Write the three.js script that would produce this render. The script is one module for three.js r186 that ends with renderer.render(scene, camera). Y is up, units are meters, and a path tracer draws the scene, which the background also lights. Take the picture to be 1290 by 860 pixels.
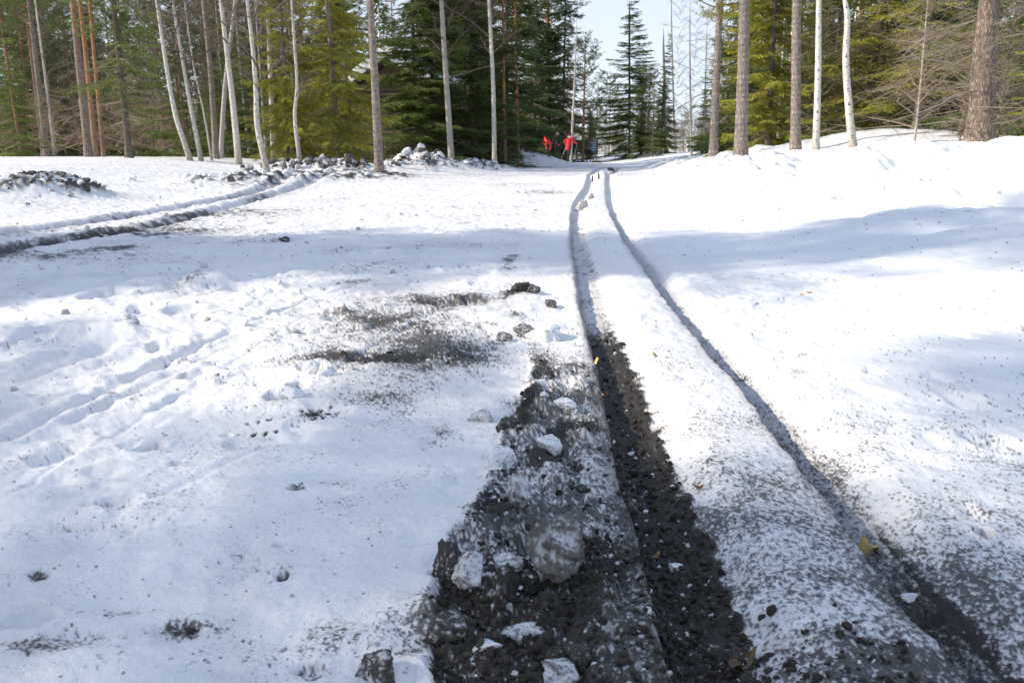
import * as THREE from 'three';
import { mergeVertices, mergeGeometries } from 'three/addons/utils/BufferGeometryUtils.js';
import { MarchingCubes } from 'three/addons/objects/MarchingCubes.js';

// ---------------------------------------------------------------- camera, sky, sun, exposure
const CAM_H = 0.43, PITCH = THREE.MathUtils.degToRad(13), F = 1012;
const scene = new THREE.Scene();
const camera = new THREE.PerspectiveCamera(2 * Math.atan(430 / F) * 180 / Math.PI, 1290 / 860, 0.02, 1500);
camera.position.set(0, CAM_H, 0);
camera.rotation.x = -PITCH;
camera.focus = 1.9; camera.userData.fStop = 14;
const renderer = new THREE.WebGLRenderer({ antialias: true });
renderer.setSize(1024, 682);
renderer.toneMapping = THREE.LinearToneMapping;
renderer.toneMappingExposure = 1.12;
renderer.shadowMap.enabled = true;

const SUN_EL = THREE.MathUtils.degToRad(31), SUN_BACK = THREE.MathUtils.degToRad(5);
const sunDir = new THREE.Vector3(-Math.cos(SUN_EL) * Math.cos(SUN_BACK), Math.sin(SUN_EL), Math.cos(SUN_EL) * Math.sin(SUN_BACK));
const sun = new THREE.DirectionalLight(new THREE.Color(1, 0.90, 0.75), 4.9);
sun.position.copy(sunDir).multiplyScalar(60);
sun.castShadow = true;
Object.assign(sun.shadow.camera, { left: -60, right: 60, top: 60, bottom: -60, near: 1, far: 200 });
sun.shadow.mapSize.set(4096, 4096);
scene.add(sun); scene.add(sun.target);
{
  const W = 512, H = 256, data = new Float32Array(W * H * 4);
  const hor = [0.95, 1.03, 1.08], zen = [0.37, 0.50, 0.77], low = [0.5, 0.55, 0.6];
  for (let j = 0; j < H; j++) {
    const el = ((j + 0.5) / H - 0.5) * Math.PI, s = Math.sin(el);
    for (let i = 0; i < W; i++) {
      const az = ((i + 0.5) / W - 0.5) * 2 * Math.PI;
      const v = new THREE.Vector3(Math.cos(az) * Math.cos(el), s, Math.sin(az) * Math.cos(el));
      const c = Math.max(0, v.dot(sunDir)), glow = 0.25 * Math.pow(c, 6) + 0.5 * Math.pow(c, 40);
      const k = s > 0 ? Math.pow(s, 0.55) : 0, o = (j * W + i) * 4;
      for (let q = 0; q < 3; q++) {
        let val = s > 0 ? hor[q] + (zen[q] - hor[q]) * k : hor[q] + (low[q] - hor[q]) * Math.min(1, -s * 4);
        data[o + q] = val + glow * [1, 0.95, 0.85][q] * (s > 0 ? 1 : 0);
      }
      data[o + 3] = 1;
    }
  }
  const sky = new THREE.DataTexture(data, W, H, THREE.RGBAFormat, THREE.FloatType);
  sky.mapping = THREE.EquirectangularReflectionMapping; sky.magFilter = THREE.LinearFilter; sky.needsUpdate = true;
  scene.background = sky; scene.environment = sky;
}

// ---------------------------------------------------------------- helpers
const clamp = THREE.MathUtils.clamp, lerp = THREE.MathUtils.lerp;
const ss = (a, b, x) => { const t = clamp((x - a) / (b - a), 0, 1); return t * t * (3 - 2 * t); };
function rng(seed) { let s = seed >>> 0; return () => { s = (s + 0x6d2b79f5) | 0; let t = Math.imul(s ^ (s >>> 15), 1 | s); t = (t + Math.imul(t ^ (t >>> 7), 61 | t)) ^ t; return ((t ^ (t >>> 14)) >>> 0) / 4294967296; }; }
const PERM = new Uint16Array(1024), GX = new Float32Array(512), GY = new Float32Array(512), GZ = new Float32Array(512), RV = new Float32Array(512);
{
  const r = rng(77), p = [...Array(512).keys()];
  for (let i = 511; i > 0; i--) { const j = Math.floor(r() * (i + 1)); [p[i], p[j]] = [p[j], p[i]]; }
  for (let i = 0; i < 1024; i++) PERM[i] = p[i & 511];
  for (let i = 0; i < 512; i++) { const a = r() * 6.2832, z = r() * 2 - 1; GX[i] = Math.cos(a); GY[i] = Math.sin(a); GZ[i] = z; RV[i] = r(); }
}
function noise2(x, y) {
  const ix = Math.floor(x), iy = Math.floor(y), fx = x - ix, fy = y - iy;
  const u = fx * fx * fx * (fx * (fx * 6 - 15) + 10), v = fy * fy * fy * (fy * (fy * 6 - 15) + 10);
  const X = ix & 511, Y = iy & 511, a = PERM[X] + Y, b = PERM[X + 1] + Y;
  const g00 = PERM[a], g10 = PERM[b], g01 = PERM[a + 1], g11 = PERM[b + 1];
  const n00 = GX[g00] * fx + GY[g00] * fy, n10 = GX[g10] * (fx - 1) + GY[g10] * fy, n01 = GX[g01] * fx + GY[g01] * (fy - 1), n11 = GX[g11] * (fx - 1) + GY[g11] * (fy - 1);
  return lerp(lerp(n00, n10, u), lerp(n01, n11, u), v) * 1.41;
}
function fbm(x, y, n) { let s = 0, a = 0.5, t = 0; for (let i = 0; i < n; i++) { s += a * noise2(x, y); t += a; x = x * 2.03 + 17.1; y = y * 2.03 + 5.3; a *= 0.52; } return s / t; }
function noise3(x, y, z) { return (noise2(x + z * 0.71, y - z * 0.53) + noise2(y + 31.7 + x * 0.37, z + 11.3) + noise2(z + 7.9 + y * 0.29, x + 3.1)) / 1.9; }
function worley(x, y) {   // [distance to the nearest cell point, the cell's own number]
  const ix = Math.floor(x), iy = Math.floor(y); let best = 9, id = 0;
  for (let j = -1; j <= 1; j++) for (let i = -1; i <= 1; i++) {
    const c = PERM[((ix + i) & 511)] + ((iy + j) & 511), q = PERM[c], px = ix + i + RV[q], py = iy + j + RV[(q + 97) & 511], dd = (px - x) ** 2 + (py - y) ** 2;
    if (dd < best) { best = dd; id = RV[(q + 211) & 511]; }
  }
  return [Math.sqrt(best), id];
}
function bumps(x, y, R, cut) {   // rounded heaps of random height on scattered points, without steps between them
  const ix = Math.floor(x), iy = Math.floor(y); let best = 0;
  for (let j = -1; j <= 1; j++) for (let i = -1; i <= 1; i++) {
    const c = PERM[((ix + i) & 511)] + ((iy + j) & 511), q = PERM[c], id = (RV[(q + 211) & 511] - cut) / (1 - cut); if (id <= 0) continue;
    const px = ix + i + RV[q], py = iy + j + RV[(q + 97) & 511], t = 1 - ((px - x) ** 2 + (py - y) ** 2) / (R * R);
    if (t > 0) best = Math.max(best, id * (cut > 0.001 ? t : t * t));
  }
  return best;
}
// where a line of sight from the photographer's place meets the level ground, or a plane a given way ahead
function spot(X, Y) {
  const u = (X - 645) / F, w = (430 - Y) / F, yy = w * Math.cos(PITCH) - Math.sin(PITCH), zz = w * Math.sin(PITCH) + Math.cos(PITCH), t = -CAM_H / yy;
  return { x: u * t, d: zz * t };
}
function ahead(X, Y, d) {
  const u = (X - 645) / F, w = (430 - Y) / F, t = d / (w * Math.sin(PITCH) + Math.cos(PITCH));
  return new THREE.Vector3(u * t, CAM_H + t * (w * Math.cos(PITCH) - Math.sin(PITCH)), -d);
}
const used = {};
function numbered(n) { used[n] = (used[n] ?? -1) + 1; return used[n] ? n + '_' + String(used[n]).padStart(3, '0') : n; }
function tag(o, label, category, group, kind) { o.userData.label = label; if (category) o.userData.category = category; if (group) o.userData.group = group; if (kind) o.userData.kind = kind; return o; }
function mesh(name, geo, mat, parent) { const m = new THREE.Mesh(geo, mat); m.name = parent ? name : numbered(name); m.castShadow = m.receiveShadow = true; (parent ?? scene).add(m); return m; }
function thing(name, label, category, group) { const o = new THREE.Group(); o.name = numbered(name); scene.add(o); return tag(o, label, category, group); }

// ---------------------------------------------------------------- textures
function dataTex(W, H, fn, srgb) {
  const d = new Uint8Array(W * H * 4);
  for (let y = 0; y < H; y++) for (let x = 0; x < W; x++) { const c = fn(x, y), o = (y * W + x) * 4; for (let q = 0; q < 3; q++) d[o + q] = clamp(Math.round((Array.isArray(c) ? c[q] : c) * 255), 0, 255); d[o + 3] = 255; }
  const t = new THREE.DataTexture(d, W, H, THREE.RGBAFormat); t.wrapS = t.wrapT = THREE.RepeatWrapping; t.magFilter = t.minFilter = THREE.LinearFilter;
  if (srgb) t.colorSpace = THREE.SRGBColorSpace; t.needsUpdate = true; return t;
}
// periodic noise made by blending two shifted reads
function tile(fn, W, H) { return (x, y) => { const a = ss(0.75, 1, x / W), b = ss(0.75, 1, y / H); return lerp(lerp(fn(x, y), fn(x - W, y), a), lerp(fn(x, y - H), fn(x - W, y - H), a), b); }; }
const snowBump = dataTex(1024, 1024, tile((x, y) => 0.5 + 0.28 * fbm(x / 16, y / 16, 4) + 0.34 * noise2(x / 3.1, y / 3.1), 1024, 1024));
const snowGrain = dataTex(1024, 1024, tile((x, y) => { const n = 0.5 * noise2(x / 2.3, y / 2.3) + 0.5 * fbm(x / 9, y / 9, 3); return clamp(0.965 + 0.09 * n, 0, 1); }, 1024, 1024), true);
const barkHeight = tile((x, y) => { const w = 14 * noise2(x / 40, y / 60), c = Math.abs(noise2((x + w) / 17, y / 75)), c2 = Math.abs(noise2((x - w) / 8 + 9, y / 30)); return clamp(0.15 + 1.3 * Math.min(1, c * 2.2) * 0.6 + 0.35 * Math.min(1, c2 * 2) + 0.12 * noise2(x / 3, y / 5), 0, 1); }, 256, 512);
const barkBump = dataTex(256, 512, barkHeight);
const barkMap = dataTex(256, 512, (x, y) => { const h = barkHeight(x, y), t = 0.55 + 0.45 * h, p = 0.06 * noise2(x / 25, y / 45 + 40); return [t + p, t + p * 0.7 - 0.01, t - p * 0.4 - 0.02]; }, true);
const birchMap = dataTex(256, 512, tile((x, y) => {
  const s = fbm(x / 30 + 3, y / 5.5, 3), big = noise2(x / 55 + 7, y / 38 + 2), l = 0.93 + 0.07 * noise2(x / 40, y / 60);
  let k = ss(0.22, 0.5, s) * 0.5 + ss(0.42, 0.62, noise2(x / 40 + 7, y / 16 + 2) + 0.35 * s) * 0.75; k = clamp(k, 0, 0.88);
  return l * (1 - k);
}, 256, 512), true);

// ---------------------------------------------------------------- materials
const std = (o) => new THREE.MeshStandardMaterial(o);
const M = {
  snow: std({ name: 'snow', vertexColors: true, roughness: 0.75, map: snowGrain, bumpMap: snowBump, bumpScale: 0.0012 }),
  lump: std({ name: 'lump_snow', vertexColors: true, roughness: 0.8 }),
  pineBark: std({ name: 'pine_bark', vertexColors: true, map: barkMap, bumpMap: barkBump, bumpScale: 0.02, roughness: 0.95 }),
  birchBark: std({ name: 'birch_bark', vertexColors: true, map: birchMap, bumpMap: birchMap, bumpScale: 0.004, roughness: 0.8 }),
  twig: std({ name: 'twig', vertexColors: true, roughness: 0.9 }),
  dirtCrumb: std({ name: 'dirt_crumb', color: new THREE.Color(0.035, 0.028, 0.022), roughness: 0.9 }),
  snowCrumb: std({ name: 'snow_crumb', color: new THREE.Color(0.5, 0.5, 0.52), roughness: 0.8 }),
};
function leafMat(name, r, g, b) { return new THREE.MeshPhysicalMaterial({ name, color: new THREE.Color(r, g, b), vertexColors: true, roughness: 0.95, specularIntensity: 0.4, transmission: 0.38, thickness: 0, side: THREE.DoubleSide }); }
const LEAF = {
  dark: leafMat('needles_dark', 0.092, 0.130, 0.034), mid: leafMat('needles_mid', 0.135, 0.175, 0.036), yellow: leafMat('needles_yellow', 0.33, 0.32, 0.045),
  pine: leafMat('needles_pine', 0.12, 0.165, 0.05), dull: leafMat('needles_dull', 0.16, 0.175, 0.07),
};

// ---------------------------------------------------------------- the ground as one height field
function curve(points) {   // x as a smooth function of the distance ahead
  const p = points.map(([X, Y]) => spot(X, Y)).sort((a, b) => a.d - b.d), n = p.length;
  const m = p.map((q, i) => { const a = p[Math.max(0, i - 1)], b = p[Math.min(n - 1, i + 1)]; return (b.x - a.x) / (b.d - a.d); });
  return (d) => {
    if (d <= p[0].d) return p[0].x + m[0] * (d - p[0].d);
    if (d >= p[n - 1].d) return p[n - 1].x + m[n - 1] * (d - p[n - 1].d);
    let i = 0; while (d > p[i + 1].d) i++;
    const h = p[i + 1].d - p[i].d, t = (d - p[i].d) / h, t2 = t * t, t3 = t2 * t;
    return (2 * t3 - 3 * t2 + 1) * p[i].x + (t3 - 2 * t2 + t) * h * m[i] + (-2 * t3 + 3 * t2) * p[i + 1].x + (t3 - t2) * h * m[i + 1];
  };
}
const rimL = curve([[760, 208.5], [744, 218], [736, 236], [722, 258], [718, 290], [722, 340], [732, 395], [744, 450], [757, 520], [774, 600], [798, 700], [832, 860]]);
const rimR = curve([[782, 209], [765, 222], [763, 240], [766, 262], [784, 300], [810, 340], [840, 380], [868, 415], [898, 452], [936, 497], [983, 560], [1018, 605], [1078, 690], [1136, 770], [1208, 860]]);
const bandEdge = curve([[700, 240], [660, 290], [650, 320], [640, 372], [648, 400], [664, 440], [662, 500], [632, 560], [592, 640], [551, 690], [549, 770], [528, 830], [522, 860]]);
const rutA = curve([[430, 217], [300, 246], [200, 264], [120, 277], [60, 285], [0, 293], [-200, 322]]);
const rutB = curve([[440, 222], [330, 248], [240, 272], [120, 296], [60, 304], [0, 314], [-200, 352]]);
const segs = [[[405, 371], [300, 412], 0.012, 0.007], [[300, 412], [150, 482], 0.014, 0.012], [[150, 482], [0, 556], 0.016, 0.013], [[470, 352], [330, 398], 0.010, 0.005], [[300, 430], [60, 545], 0.01, 0.004], [[170, 428], [30, 478], 0.014, 0.006], [[340, 560], [120, 660], 0.008, 0.003], [[140, 430], [110, 446], 0.03, 0.02], [[260, 330], [60, 372], 0.05, 0.015], [[400, 330], [210, 378], 0.04, 0.012], [[100, 560], [40, 585], 0.02, 0.012], [[280, 470], [180, 520], 0.012, 0.004], [[1050, 390], [1290, 452], 0.012, 0.004], [[1230, 400], [1290, 425], 0.012, 0.004], [[1215, 638], [1245, 655], 0.008, 0.006]].map(([a, b, w, h]) => ({ a: spot(...a), b: spot(...b), w, h }));
{ const r = rng(71), a0 = spot(0, 556), b0 = spot(405, 371), L = Math.hypot(b0.x - a0.x, b0.d - a0.d), ux = (b0.x - a0.x) / L, ud = (b0.d - a0.d) / L; for (let i = 0; i < 46; i++) { const x = -2.2 + 2.1 * r(), d = .7 + 4.2 * r(), l = .3 + .9 * r(), t = i % 3 ? (r() - .5) * .3 : -.75 + .3 * r(), c = Math.cos(t), q = Math.sin(t); segs.push({ a: { x, d }, b: { x: x + l * (ux * c - ud * q), d: d + l * (ux * q + ud * c) }, w: .004 + .008 * r(), h: .0012 + .0035 * r() * r() }); } }
// pits: pixel place, radius across and along in metres, depth, dirt in the hollow
const pits = [[190, 562, .022, .03, .02, .25], [166, 560, .02, .018, .008, 0], [352, 500, .03, .035, .022, .2], [375, 487, .02, .025, .02, .3], [392, 463, .028, .03, .02, 0], [402, 468, .02, .02, .015, .2], [1240, 673, .011, .013, .03, 0], [1222, 655, .02, .02, .006, 0], [50, 728, .013, .012, .008, .62], [355, 727, .008, .01, .008, .5], [372, 614, .018, .014, .005, .6], [150, 634, .035, .018, .012, .15], [348, 685, .006, .008, .008, .5], [110, 662, .06, .012, .006, 0], [220, 582, .012, .012, .006, .2], [100, 800, .03, .02, .006, .3], [225, 795, .025, .02, .006, .3], [390, 840, .015, .015, .008, .3], [30, 775, .03, .02, .012, 0], [300, 700, .01, .01, .004, 0], [1215, 508, .03, .05, .01, 0], [1240, 555, .04, .05, .012, .05], [1180, 480, .02, .04, .008, .05], [1100, 470, .02, .03, .006, 0], [285, 548, .01, .01, .006, 0], [60, 420, .05, .08, .02, .05], [30, 428, .05, .06, .02, .1], [210, 432, .04, .07, .02, 0], [250, 470, .03, .04, .01, 0], [130, 370, .06, .1, .02, .15], [180, 388, .05, .08, .02, .1], [230, 390, .05, .08, .015, .1], [310, 362, .08, .1, .02, 0], [60, 345, .08, .14, .02, .1], [420, 400, .03, .05, .01, 0], [1145, 707, .012, .01, .004, 0], [1180, 745, .02, .012, .008, .6]].map(([X, Y, rx, rd, h, dirt]) => ({ ...spot(X, Y), rx, rd, h, dirt }));
for (const [X0, Y0, nx, ny, sx, sy] of [[312, 533, 3, 2, 14, 14], [380, 517, 4, 3, 12, 6]]) for (let i = 0; i < nx; i++) for (let j = 0; j < ny; j++) pits.push({ ...spot(X0 + i * sx + j * 8, Y0 + j * sy - i * 2), rx: .0045, rd: .008, h: .008, dirt: .85 });
// mounds: x, distance ahead, height, radii, lumpiness
const mounds = [
  { x: -2.35, d: 21.5, h: .52, rx: 1.25, rd: 1.3, c: 1 }, { x: -4.4, d: 19.5, h: .34, rx: 1.7, rd: .9, c: 1 }, { x: -3.4, d: 15.5, h: .12, rx: 1.5, rd: 3, c: 1 }, { x: -3.9, d: 12.5, h: .1, rx: .9, rd: 2, c: 1 },
  { x: -4.35, d: 7.9, h: .15, rx: .42, rd: .5, c: 1 }, { x: -4.9, d: 7.5, h: .1, rx: .6, rd: .45, c: .8 }, { x: -1.1, d: 24, h: .3, rx: 1.2, rd: 1, c: .8 },
  { x: .3, d: 42, h: .75, rx: 1.9, rd: 2.6, c: 0 }, { x: 1.9, d: 41, h: .14, rx: 1.3, rd: 2.0, c: 0 }, { x: -2.8, d: 40, h: .5, rx: 2.4, rd: 2.6, c: .3 },
  { x: 8.4, d: 19.5, h: .42, rx: 2.6, rd: 2.8, c: 0 }, { x: 4.7, d: 9, h: .1, rx: .9, rd: 1.1, c: .1 }, { x: 2.9, d: 5.4, h: .085, rx: .55, rd: .5, c: .1 }, { x: 2.0, d: 4.1, h: .05, rx: .5, rd: .3, c: .1 }, { x: 3.3, d: 4.6, h: .06, rx: .5, rd: .35, c: .1 }, { x: 1.5, d: 5.6, h: .05, rx: .4, rd: .5, c: .1 }, { x: 2.9, d: 11, h: .08, rx: .7, rd: 1.2, c: .2 },
  { x: 1.9, d: 17, h: .10, rx: .5, rd: .8, c: .4 }, { x: -1.05, d: 2.75, h: .02, rx: .1, rd: .15, c: .3 }, { ...spot(108, 420), h: .022, rx: .2, rd: .05, c: .1 },
];
const groove = (t, w, D) => t < -0.02 ? 0 : t < 0 ? 0.0012 * ss(-0.02, 0, t) : t < w * 2.4 ? 0.0012 * (1 - ss(0, 0.004, t)) - D * ss(0, 0.014, t) * (1 - ss(w * 0.55, w * 2.4, t)) : 0;
function ground(x, d) {   // height, dirtiness and grey tint wanted there
  const near = ss(-0.2, 0.3, d), xl = rimL(Math.min(d, 40)), xr = rimR(Math.min(d, 40)), be = bandEdge(Math.min(d, 11)), ra = rutA(clamp(d, 1.2, 24)), rb = rutB(clamp(d, 1.2, 24));
  let h = 0, dirt = 0.045, grey = 0, chunk = 0;
  const on = near * (1 - ss(26, 34, d)), wob = 0.004 * noise2(x * 3, d * 9) + 0.006 * noise2(3.7, d * 2.3) + (0.0035 * noise2(x * 20, d * 34) + 0.002 * noise2(x * 20, d * 90)) * ss(6, 2, d);
  // right bank
  const s = x - xr - 0.13;
  if (s > 0) h += 0.78 * (1 - Math.exp(-Math.pow(s / 4.6, 1.7)));
  const soft = ss(0.1, 1.2, s);
  h += soft * (0.035 * fbm(x * 1.1 + 3, d * 0.9, 3) + 0.02 * Math.abs(fbm(x * 2.6, d * 2.2 + 4, 3)) + 0.05 * ss(2, 5, s) * fbm(x * 0.55 + 9, d * 0.5, 2));
  const bil = ss(0.7, 1.6, s) * (1 - ss(3.6, 5.2, s)) * ss(2.6, 4, d) * (1 - ss(8, 12, d));
  if (bil > 0) { const wx = x + .2 * noise2(x * 2, d * 2), wd = d + .3 * noise2(x * 1.5 + 4, d * 1.5); h += bil * (0.15 * bumps(wx * 1.7, wd * 1.2, 1, 0) + 0.04 * bumps(wx * 5 + 2, wd * 3.6, 1, 0) + 0.012 * bumps(wx * 14 + 2, wd * 10, .9, .2) - .03); }
  const crest = ss(0.6, 1.6, s) * (1 - ss(2.8, 5.0, s)) * ss(5, 9, d) * (1 - ss(30, 40, d));
  if (crest > 0) h += crest * (0.2 * bumps(x * 2.2, d * 1.4, 1, 0) + 0.06 * bumps(x * 6.1, d * 4.3, 1, 0) + 0.03 * bumps(x * 14, d * 10, 1, 0));
  // left bank
  const u = ra - 0.45 - x;
  if (u > 0) h += 0.4 * (1 - Math.exp(-Math.pow(u / 2.6, 1.6))) * ss(0, 6, d + 3) + 0.02 * ss(0.3, 2, u) * fbm(x * 0.8, d * 0.8, 3);
  // farther snow rolls gently
  h += 0.25 * ss(30, 80, d) * noise2(x * 0.06, d * 0.05);
  // wheel ruts of the left side
  if (d > 1 && d < 26) {
    const e = ss(26, 15, d) * ss(1, 2, d);
    for (const [c, w, D] of [[ra, 0.11, 0.055], [rb, 0.10, 0.045]]) {
      const t = x - c - 0.03 * noise2(d * 1.7 + c, 2.2);
      if (Math.abs(t) < 0.6) {
        const k = (1 - ss(w * 0.35, w * 1.6, Math.abs(t))) * e; h -= D * k;
        h += e * 0.010 * Math.exp(-(((Math.abs(t) - w * 1.45) / 0.06) ** 2)) * (0.6 + 0.8 * noise2(x * 6, d * 5));
        dirt += e * (0.4 * Math.exp(-(((t + w) / 0.09) ** 2)) + 0.24 * k + 0.25 * Math.exp(-(((t - w * 1.2) / 0.1) ** 2))) * ss(-0.5, 0.4, noise2(x * 1.1, d * 0.6) + 0.1 * (7 - d));
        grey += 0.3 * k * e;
      }
    }
  }
  // mounds and heaps
  for (const m of mounds) {
    const ax = (x - m.x) / m.rx, ad = (d - m.d) / m.rd, q = ax * ax + ad * ad;
    if (q < 5) { const g = Math.exp(-q * 1.2); h += m.h * g * (1 + 0.35 * m.c * fbm(x * 2.2, d * 2.2, 2)); chunk = Math.max(chunk, m.c * ss(0.12, 0.5, g)); }
  }
  if (chunk > 0) {
    const w1 = worley(x * 5.2, d * 4.6), w2 = worley(x * 12 + 5, d * 11);
    h += chunk * (0.06 * bumps(x * 5.2, d * 4.6, .9, 0) + 0.03 * bumps(x * 12 + 5, d * 11, .9, 0));
    dirt = Math.max(dirt, chunk * (0.12 + 0.62 * ss(0.45, 0.85, w1[1]) + 0.2 * w2[1]));
  }
  // level road: small relief
  const road = 1 - soft;
  h += road * (0.006 * fbm(x * 2.1, d * 2.6, 3)) + (0.0055 * road + 0.003) * (.35 + 1.3 * ss(-.3, .4, noise2(x * 1.7 + 8, d * 1.5))) * fbm(x * 11 + 2, d * 12, 3) + 0.0016 * ss(9, 3, d) * fbm(x * 38, d * 42 + 7, 2) + 0.0007 * ss(3, 1.2, d) * noise2(x * 130, d * 140);
  const hol = fbm(x * 7.3 + 20, d * 8.1 + 3, 3);
  h -= (x < be ? 1 : 0.4) * 0.010 * ss(0.14, 0.5, hol) * road;
  h += (x < be ? 1 : 0.3) * 0.010 * ss(0.2, 0.5, fbm(x * 9.3 + 50, d * 9.9 + 31, 3)) * road * ss(0.8, 2, d);
  if (d > 0.3 && d < 30) {
    // two ski grooves with a rounded ridge between
    const tl = x - xl - wob, tr = x - xr - wob, deep = 0.034 + 0.02 * ss(4, 14, d), wide = 0.066 + 0.04 * ss(5, 16, d);
    const gl = groove(tl, wide, deep), gr = groove(tr, wide * 0.85, deep * 1.1);
    h += on * (gl + gr);
    if (tl > 0.08 && tr < 0) { const k = (tl - 0.08) / Math.max(0.05, xr - xl - 0.08); h += on * 0.009 * Math.sin(Math.PI * clamp(k, 0, 1)) * (1 + 0.6 * noise2(2.2, d * 1.1)); }
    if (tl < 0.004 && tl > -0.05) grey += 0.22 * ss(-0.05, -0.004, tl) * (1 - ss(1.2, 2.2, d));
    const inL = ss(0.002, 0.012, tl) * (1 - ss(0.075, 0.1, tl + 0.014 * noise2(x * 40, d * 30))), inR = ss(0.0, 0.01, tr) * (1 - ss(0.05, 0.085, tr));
    grey += 0.62 * Math.exp(-(((tl - 0.004) / 0.015) ** 2)) * (1 - 0.35 * ss(2.5, 8, d)) + 0.58 * Math.exp(-(((tr - 0.008) / 0.019) ** 2)) * (1 - 0.35 * ss(2.5, 8, d));  // grey along both groove walls: painted shade together with a glaze of dirt
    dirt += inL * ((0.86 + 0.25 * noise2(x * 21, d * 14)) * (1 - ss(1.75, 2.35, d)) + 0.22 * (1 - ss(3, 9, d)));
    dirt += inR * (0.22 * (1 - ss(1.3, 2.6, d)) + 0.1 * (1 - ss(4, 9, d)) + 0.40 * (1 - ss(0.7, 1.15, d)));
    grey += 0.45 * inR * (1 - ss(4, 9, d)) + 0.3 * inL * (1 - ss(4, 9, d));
    if (inL > 0.2 && d < 2.6) { h += on * inL * ss(0.03, 0.06, tl) * (1 - ss(1.9, 2.5, d)) * (0.006 * bumps(x * 60, d * 55, .9, .2) + 0.009 * bumps(x * 25 + 4, d * 24, .9, .4) + 0.003 * bumps(x * 150, d * 150, .9, .1)); }
    // ridge between the grooves
    if (tl > 0.07 && tr < 0.01) dirt += 0.18 * (1 - ss(0.6, 0.72, d)) + 0.32 * (1 - ss(0.9, 1.2, d)) + 0.10 * (1 - ss(1.2, 2.2, d));
    // right of the track
    if (tr > 0.06) dirt += (0.26 * (1 - ss(0.66, 1.0, d)) + 0.18 * (1 - ss(0.95, 1.35, d))) * Math.exp(-((tr / 0.35) ** 2)) + 0.10 * (1 - ss(1.0, 2.0, d));
    // broken, dirty edge of the road, left of the track
    const te = x - be - 0.025 * fbm(d * 9 + 5, x * 6, 3) - 0.01 * noise2(d * 40, 1.7);
    if (te > -0.1 && tl < 0.005 && d < 5) {
      const k = ss(-0.004, 0.012, te), fall = (1 - ss(1.35, 1.8, d));
      h -= on * k * (0.012 + 0.016 * (1 - ss(0.65, 1.0, d))) * (1 - ss(1.0, 1.6, d)) * (1 - ss(-0.10, 0.002, tl));
      h += on * 0.01 * Math.exp(-((te / 0.02) ** 2)) * fall * (0.4 + noise2(d * 22, 8));
      const cx = x + 0.012 * noise2(x * 40, d * 40), cd = d + 0.012 * noise2(x * 40 + 9, d * 40 + 5), fadeR = 1 - 0.8 * ss(-0.04, -0.004, tl);
      h += on * k * fall * fadeR * (0.016 * bumps(cx * 34, cd * 32, .9, .15) + 0.022 * bumps(cx * 16 + 3, cd * 15, .85, .4) + 0.007 * bumps(cx * 80 + 7, cd * 76, .9, .2) + 0.003 * bumps(cx * 190, cd * 185, .9, .2));
      dirt += k * (0.52 * (1 - ss(1.5, 1.95, d)) + 0.30 * (1 - ss(0.68, 0.95, d)) * (1 - .6 * ss(-.12, -.03, tl)) + 0.28 * ss(0.1, 0.5, noise2(x * 9, d * 7) ) * (1 - ss(1.7, 2.6, d)));
      dirt += 0.5 * Math.exp(-((te / 0.03) ** 2)) * (1 - ss(3.2, 4.6, d)) * ss(0.05, 0.4, noise2(d * 5 + 2, 0.3));
    }
  }
  if (x < be) { const st = noise2((x + 0.3 * d) * 9, d * 0.9 + 3); h -= road * 0.0018 * ss(0.15, 0.5, st) * ss(0.9, 1.6, d); grey += 0.07 * ss(0.1, 0.5, st); dirt += 0.13 * ss(0.15, 0.55, fbm(x * 2.2 + 31, d * 3.4, 3)) + 0.10 * ss(0.3, 0.55, hol) * ss(.9, 2, d); }
  if (x < be) grey += 0.15 * ss(-0.1, 0.5, fbm(x * 1.4 + 3, d * 1.9, 3)) * ss(0.8, 2, d);
  // thawed patches on the road
  for (const [px, pd, rx, rd, a] of PATCH) { const q = ((x - px) / rx) ** 2 + ((d - pd) / rd) ** 2; if (q < 4) { const g = a * Math.exp(-q * 1.2); dirt += g * 1.1; grey += g * .18 * (0.6 + noise2(x * 6, d * 5)); } }
  if (d > 0.4 && d < 7) for (const g of segs) {
    const ex = g.b.x - g.a.x, ed = g.b.d - g.a.d, L2 = ex * ex + ed * ed, t = clamp(((x - g.a.x) * ex + (d - g.a.d) * ed) / L2, 0, 1), q = Math.hypot(x - g.a.x - ex * t, d - g.a.d - ed * t);
    if (q < g.w * 4) { const m = ss(0, 0.12, t) * ss(1, 0.88, t) * 0.7 + 0.3; h -= m * g.h * (Math.exp(-((q / g.w) ** 2)) - 0.35 * Math.exp(-(((q - g.w * 1.9) / g.w) ** 2))); }
  }
  for (const p of pits) {
    const ax = (x - p.x) / p.rx, ad = (d - p.d) / p.rd, q = ax * ax + ad * ad;
    if (q < 6) { const r = Math.sqrt(q) + 0.45 * noise2(x / p.rx * .9 + p.x * 9, d / p.rd * .9), ph = p.dirt > .55 ? p.h * .5 : p.h; h -= ph * (1 - ss(0.4, 1.15, r)) - 0.15 * ph * Math.exp(-(((r - 1.3) / 0.3) ** 2)); dirt += p.dirt * (1 - ss(0.5, 1.1, r)); }
  }
  return [h, dirt, grey, chunk];
}
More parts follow.
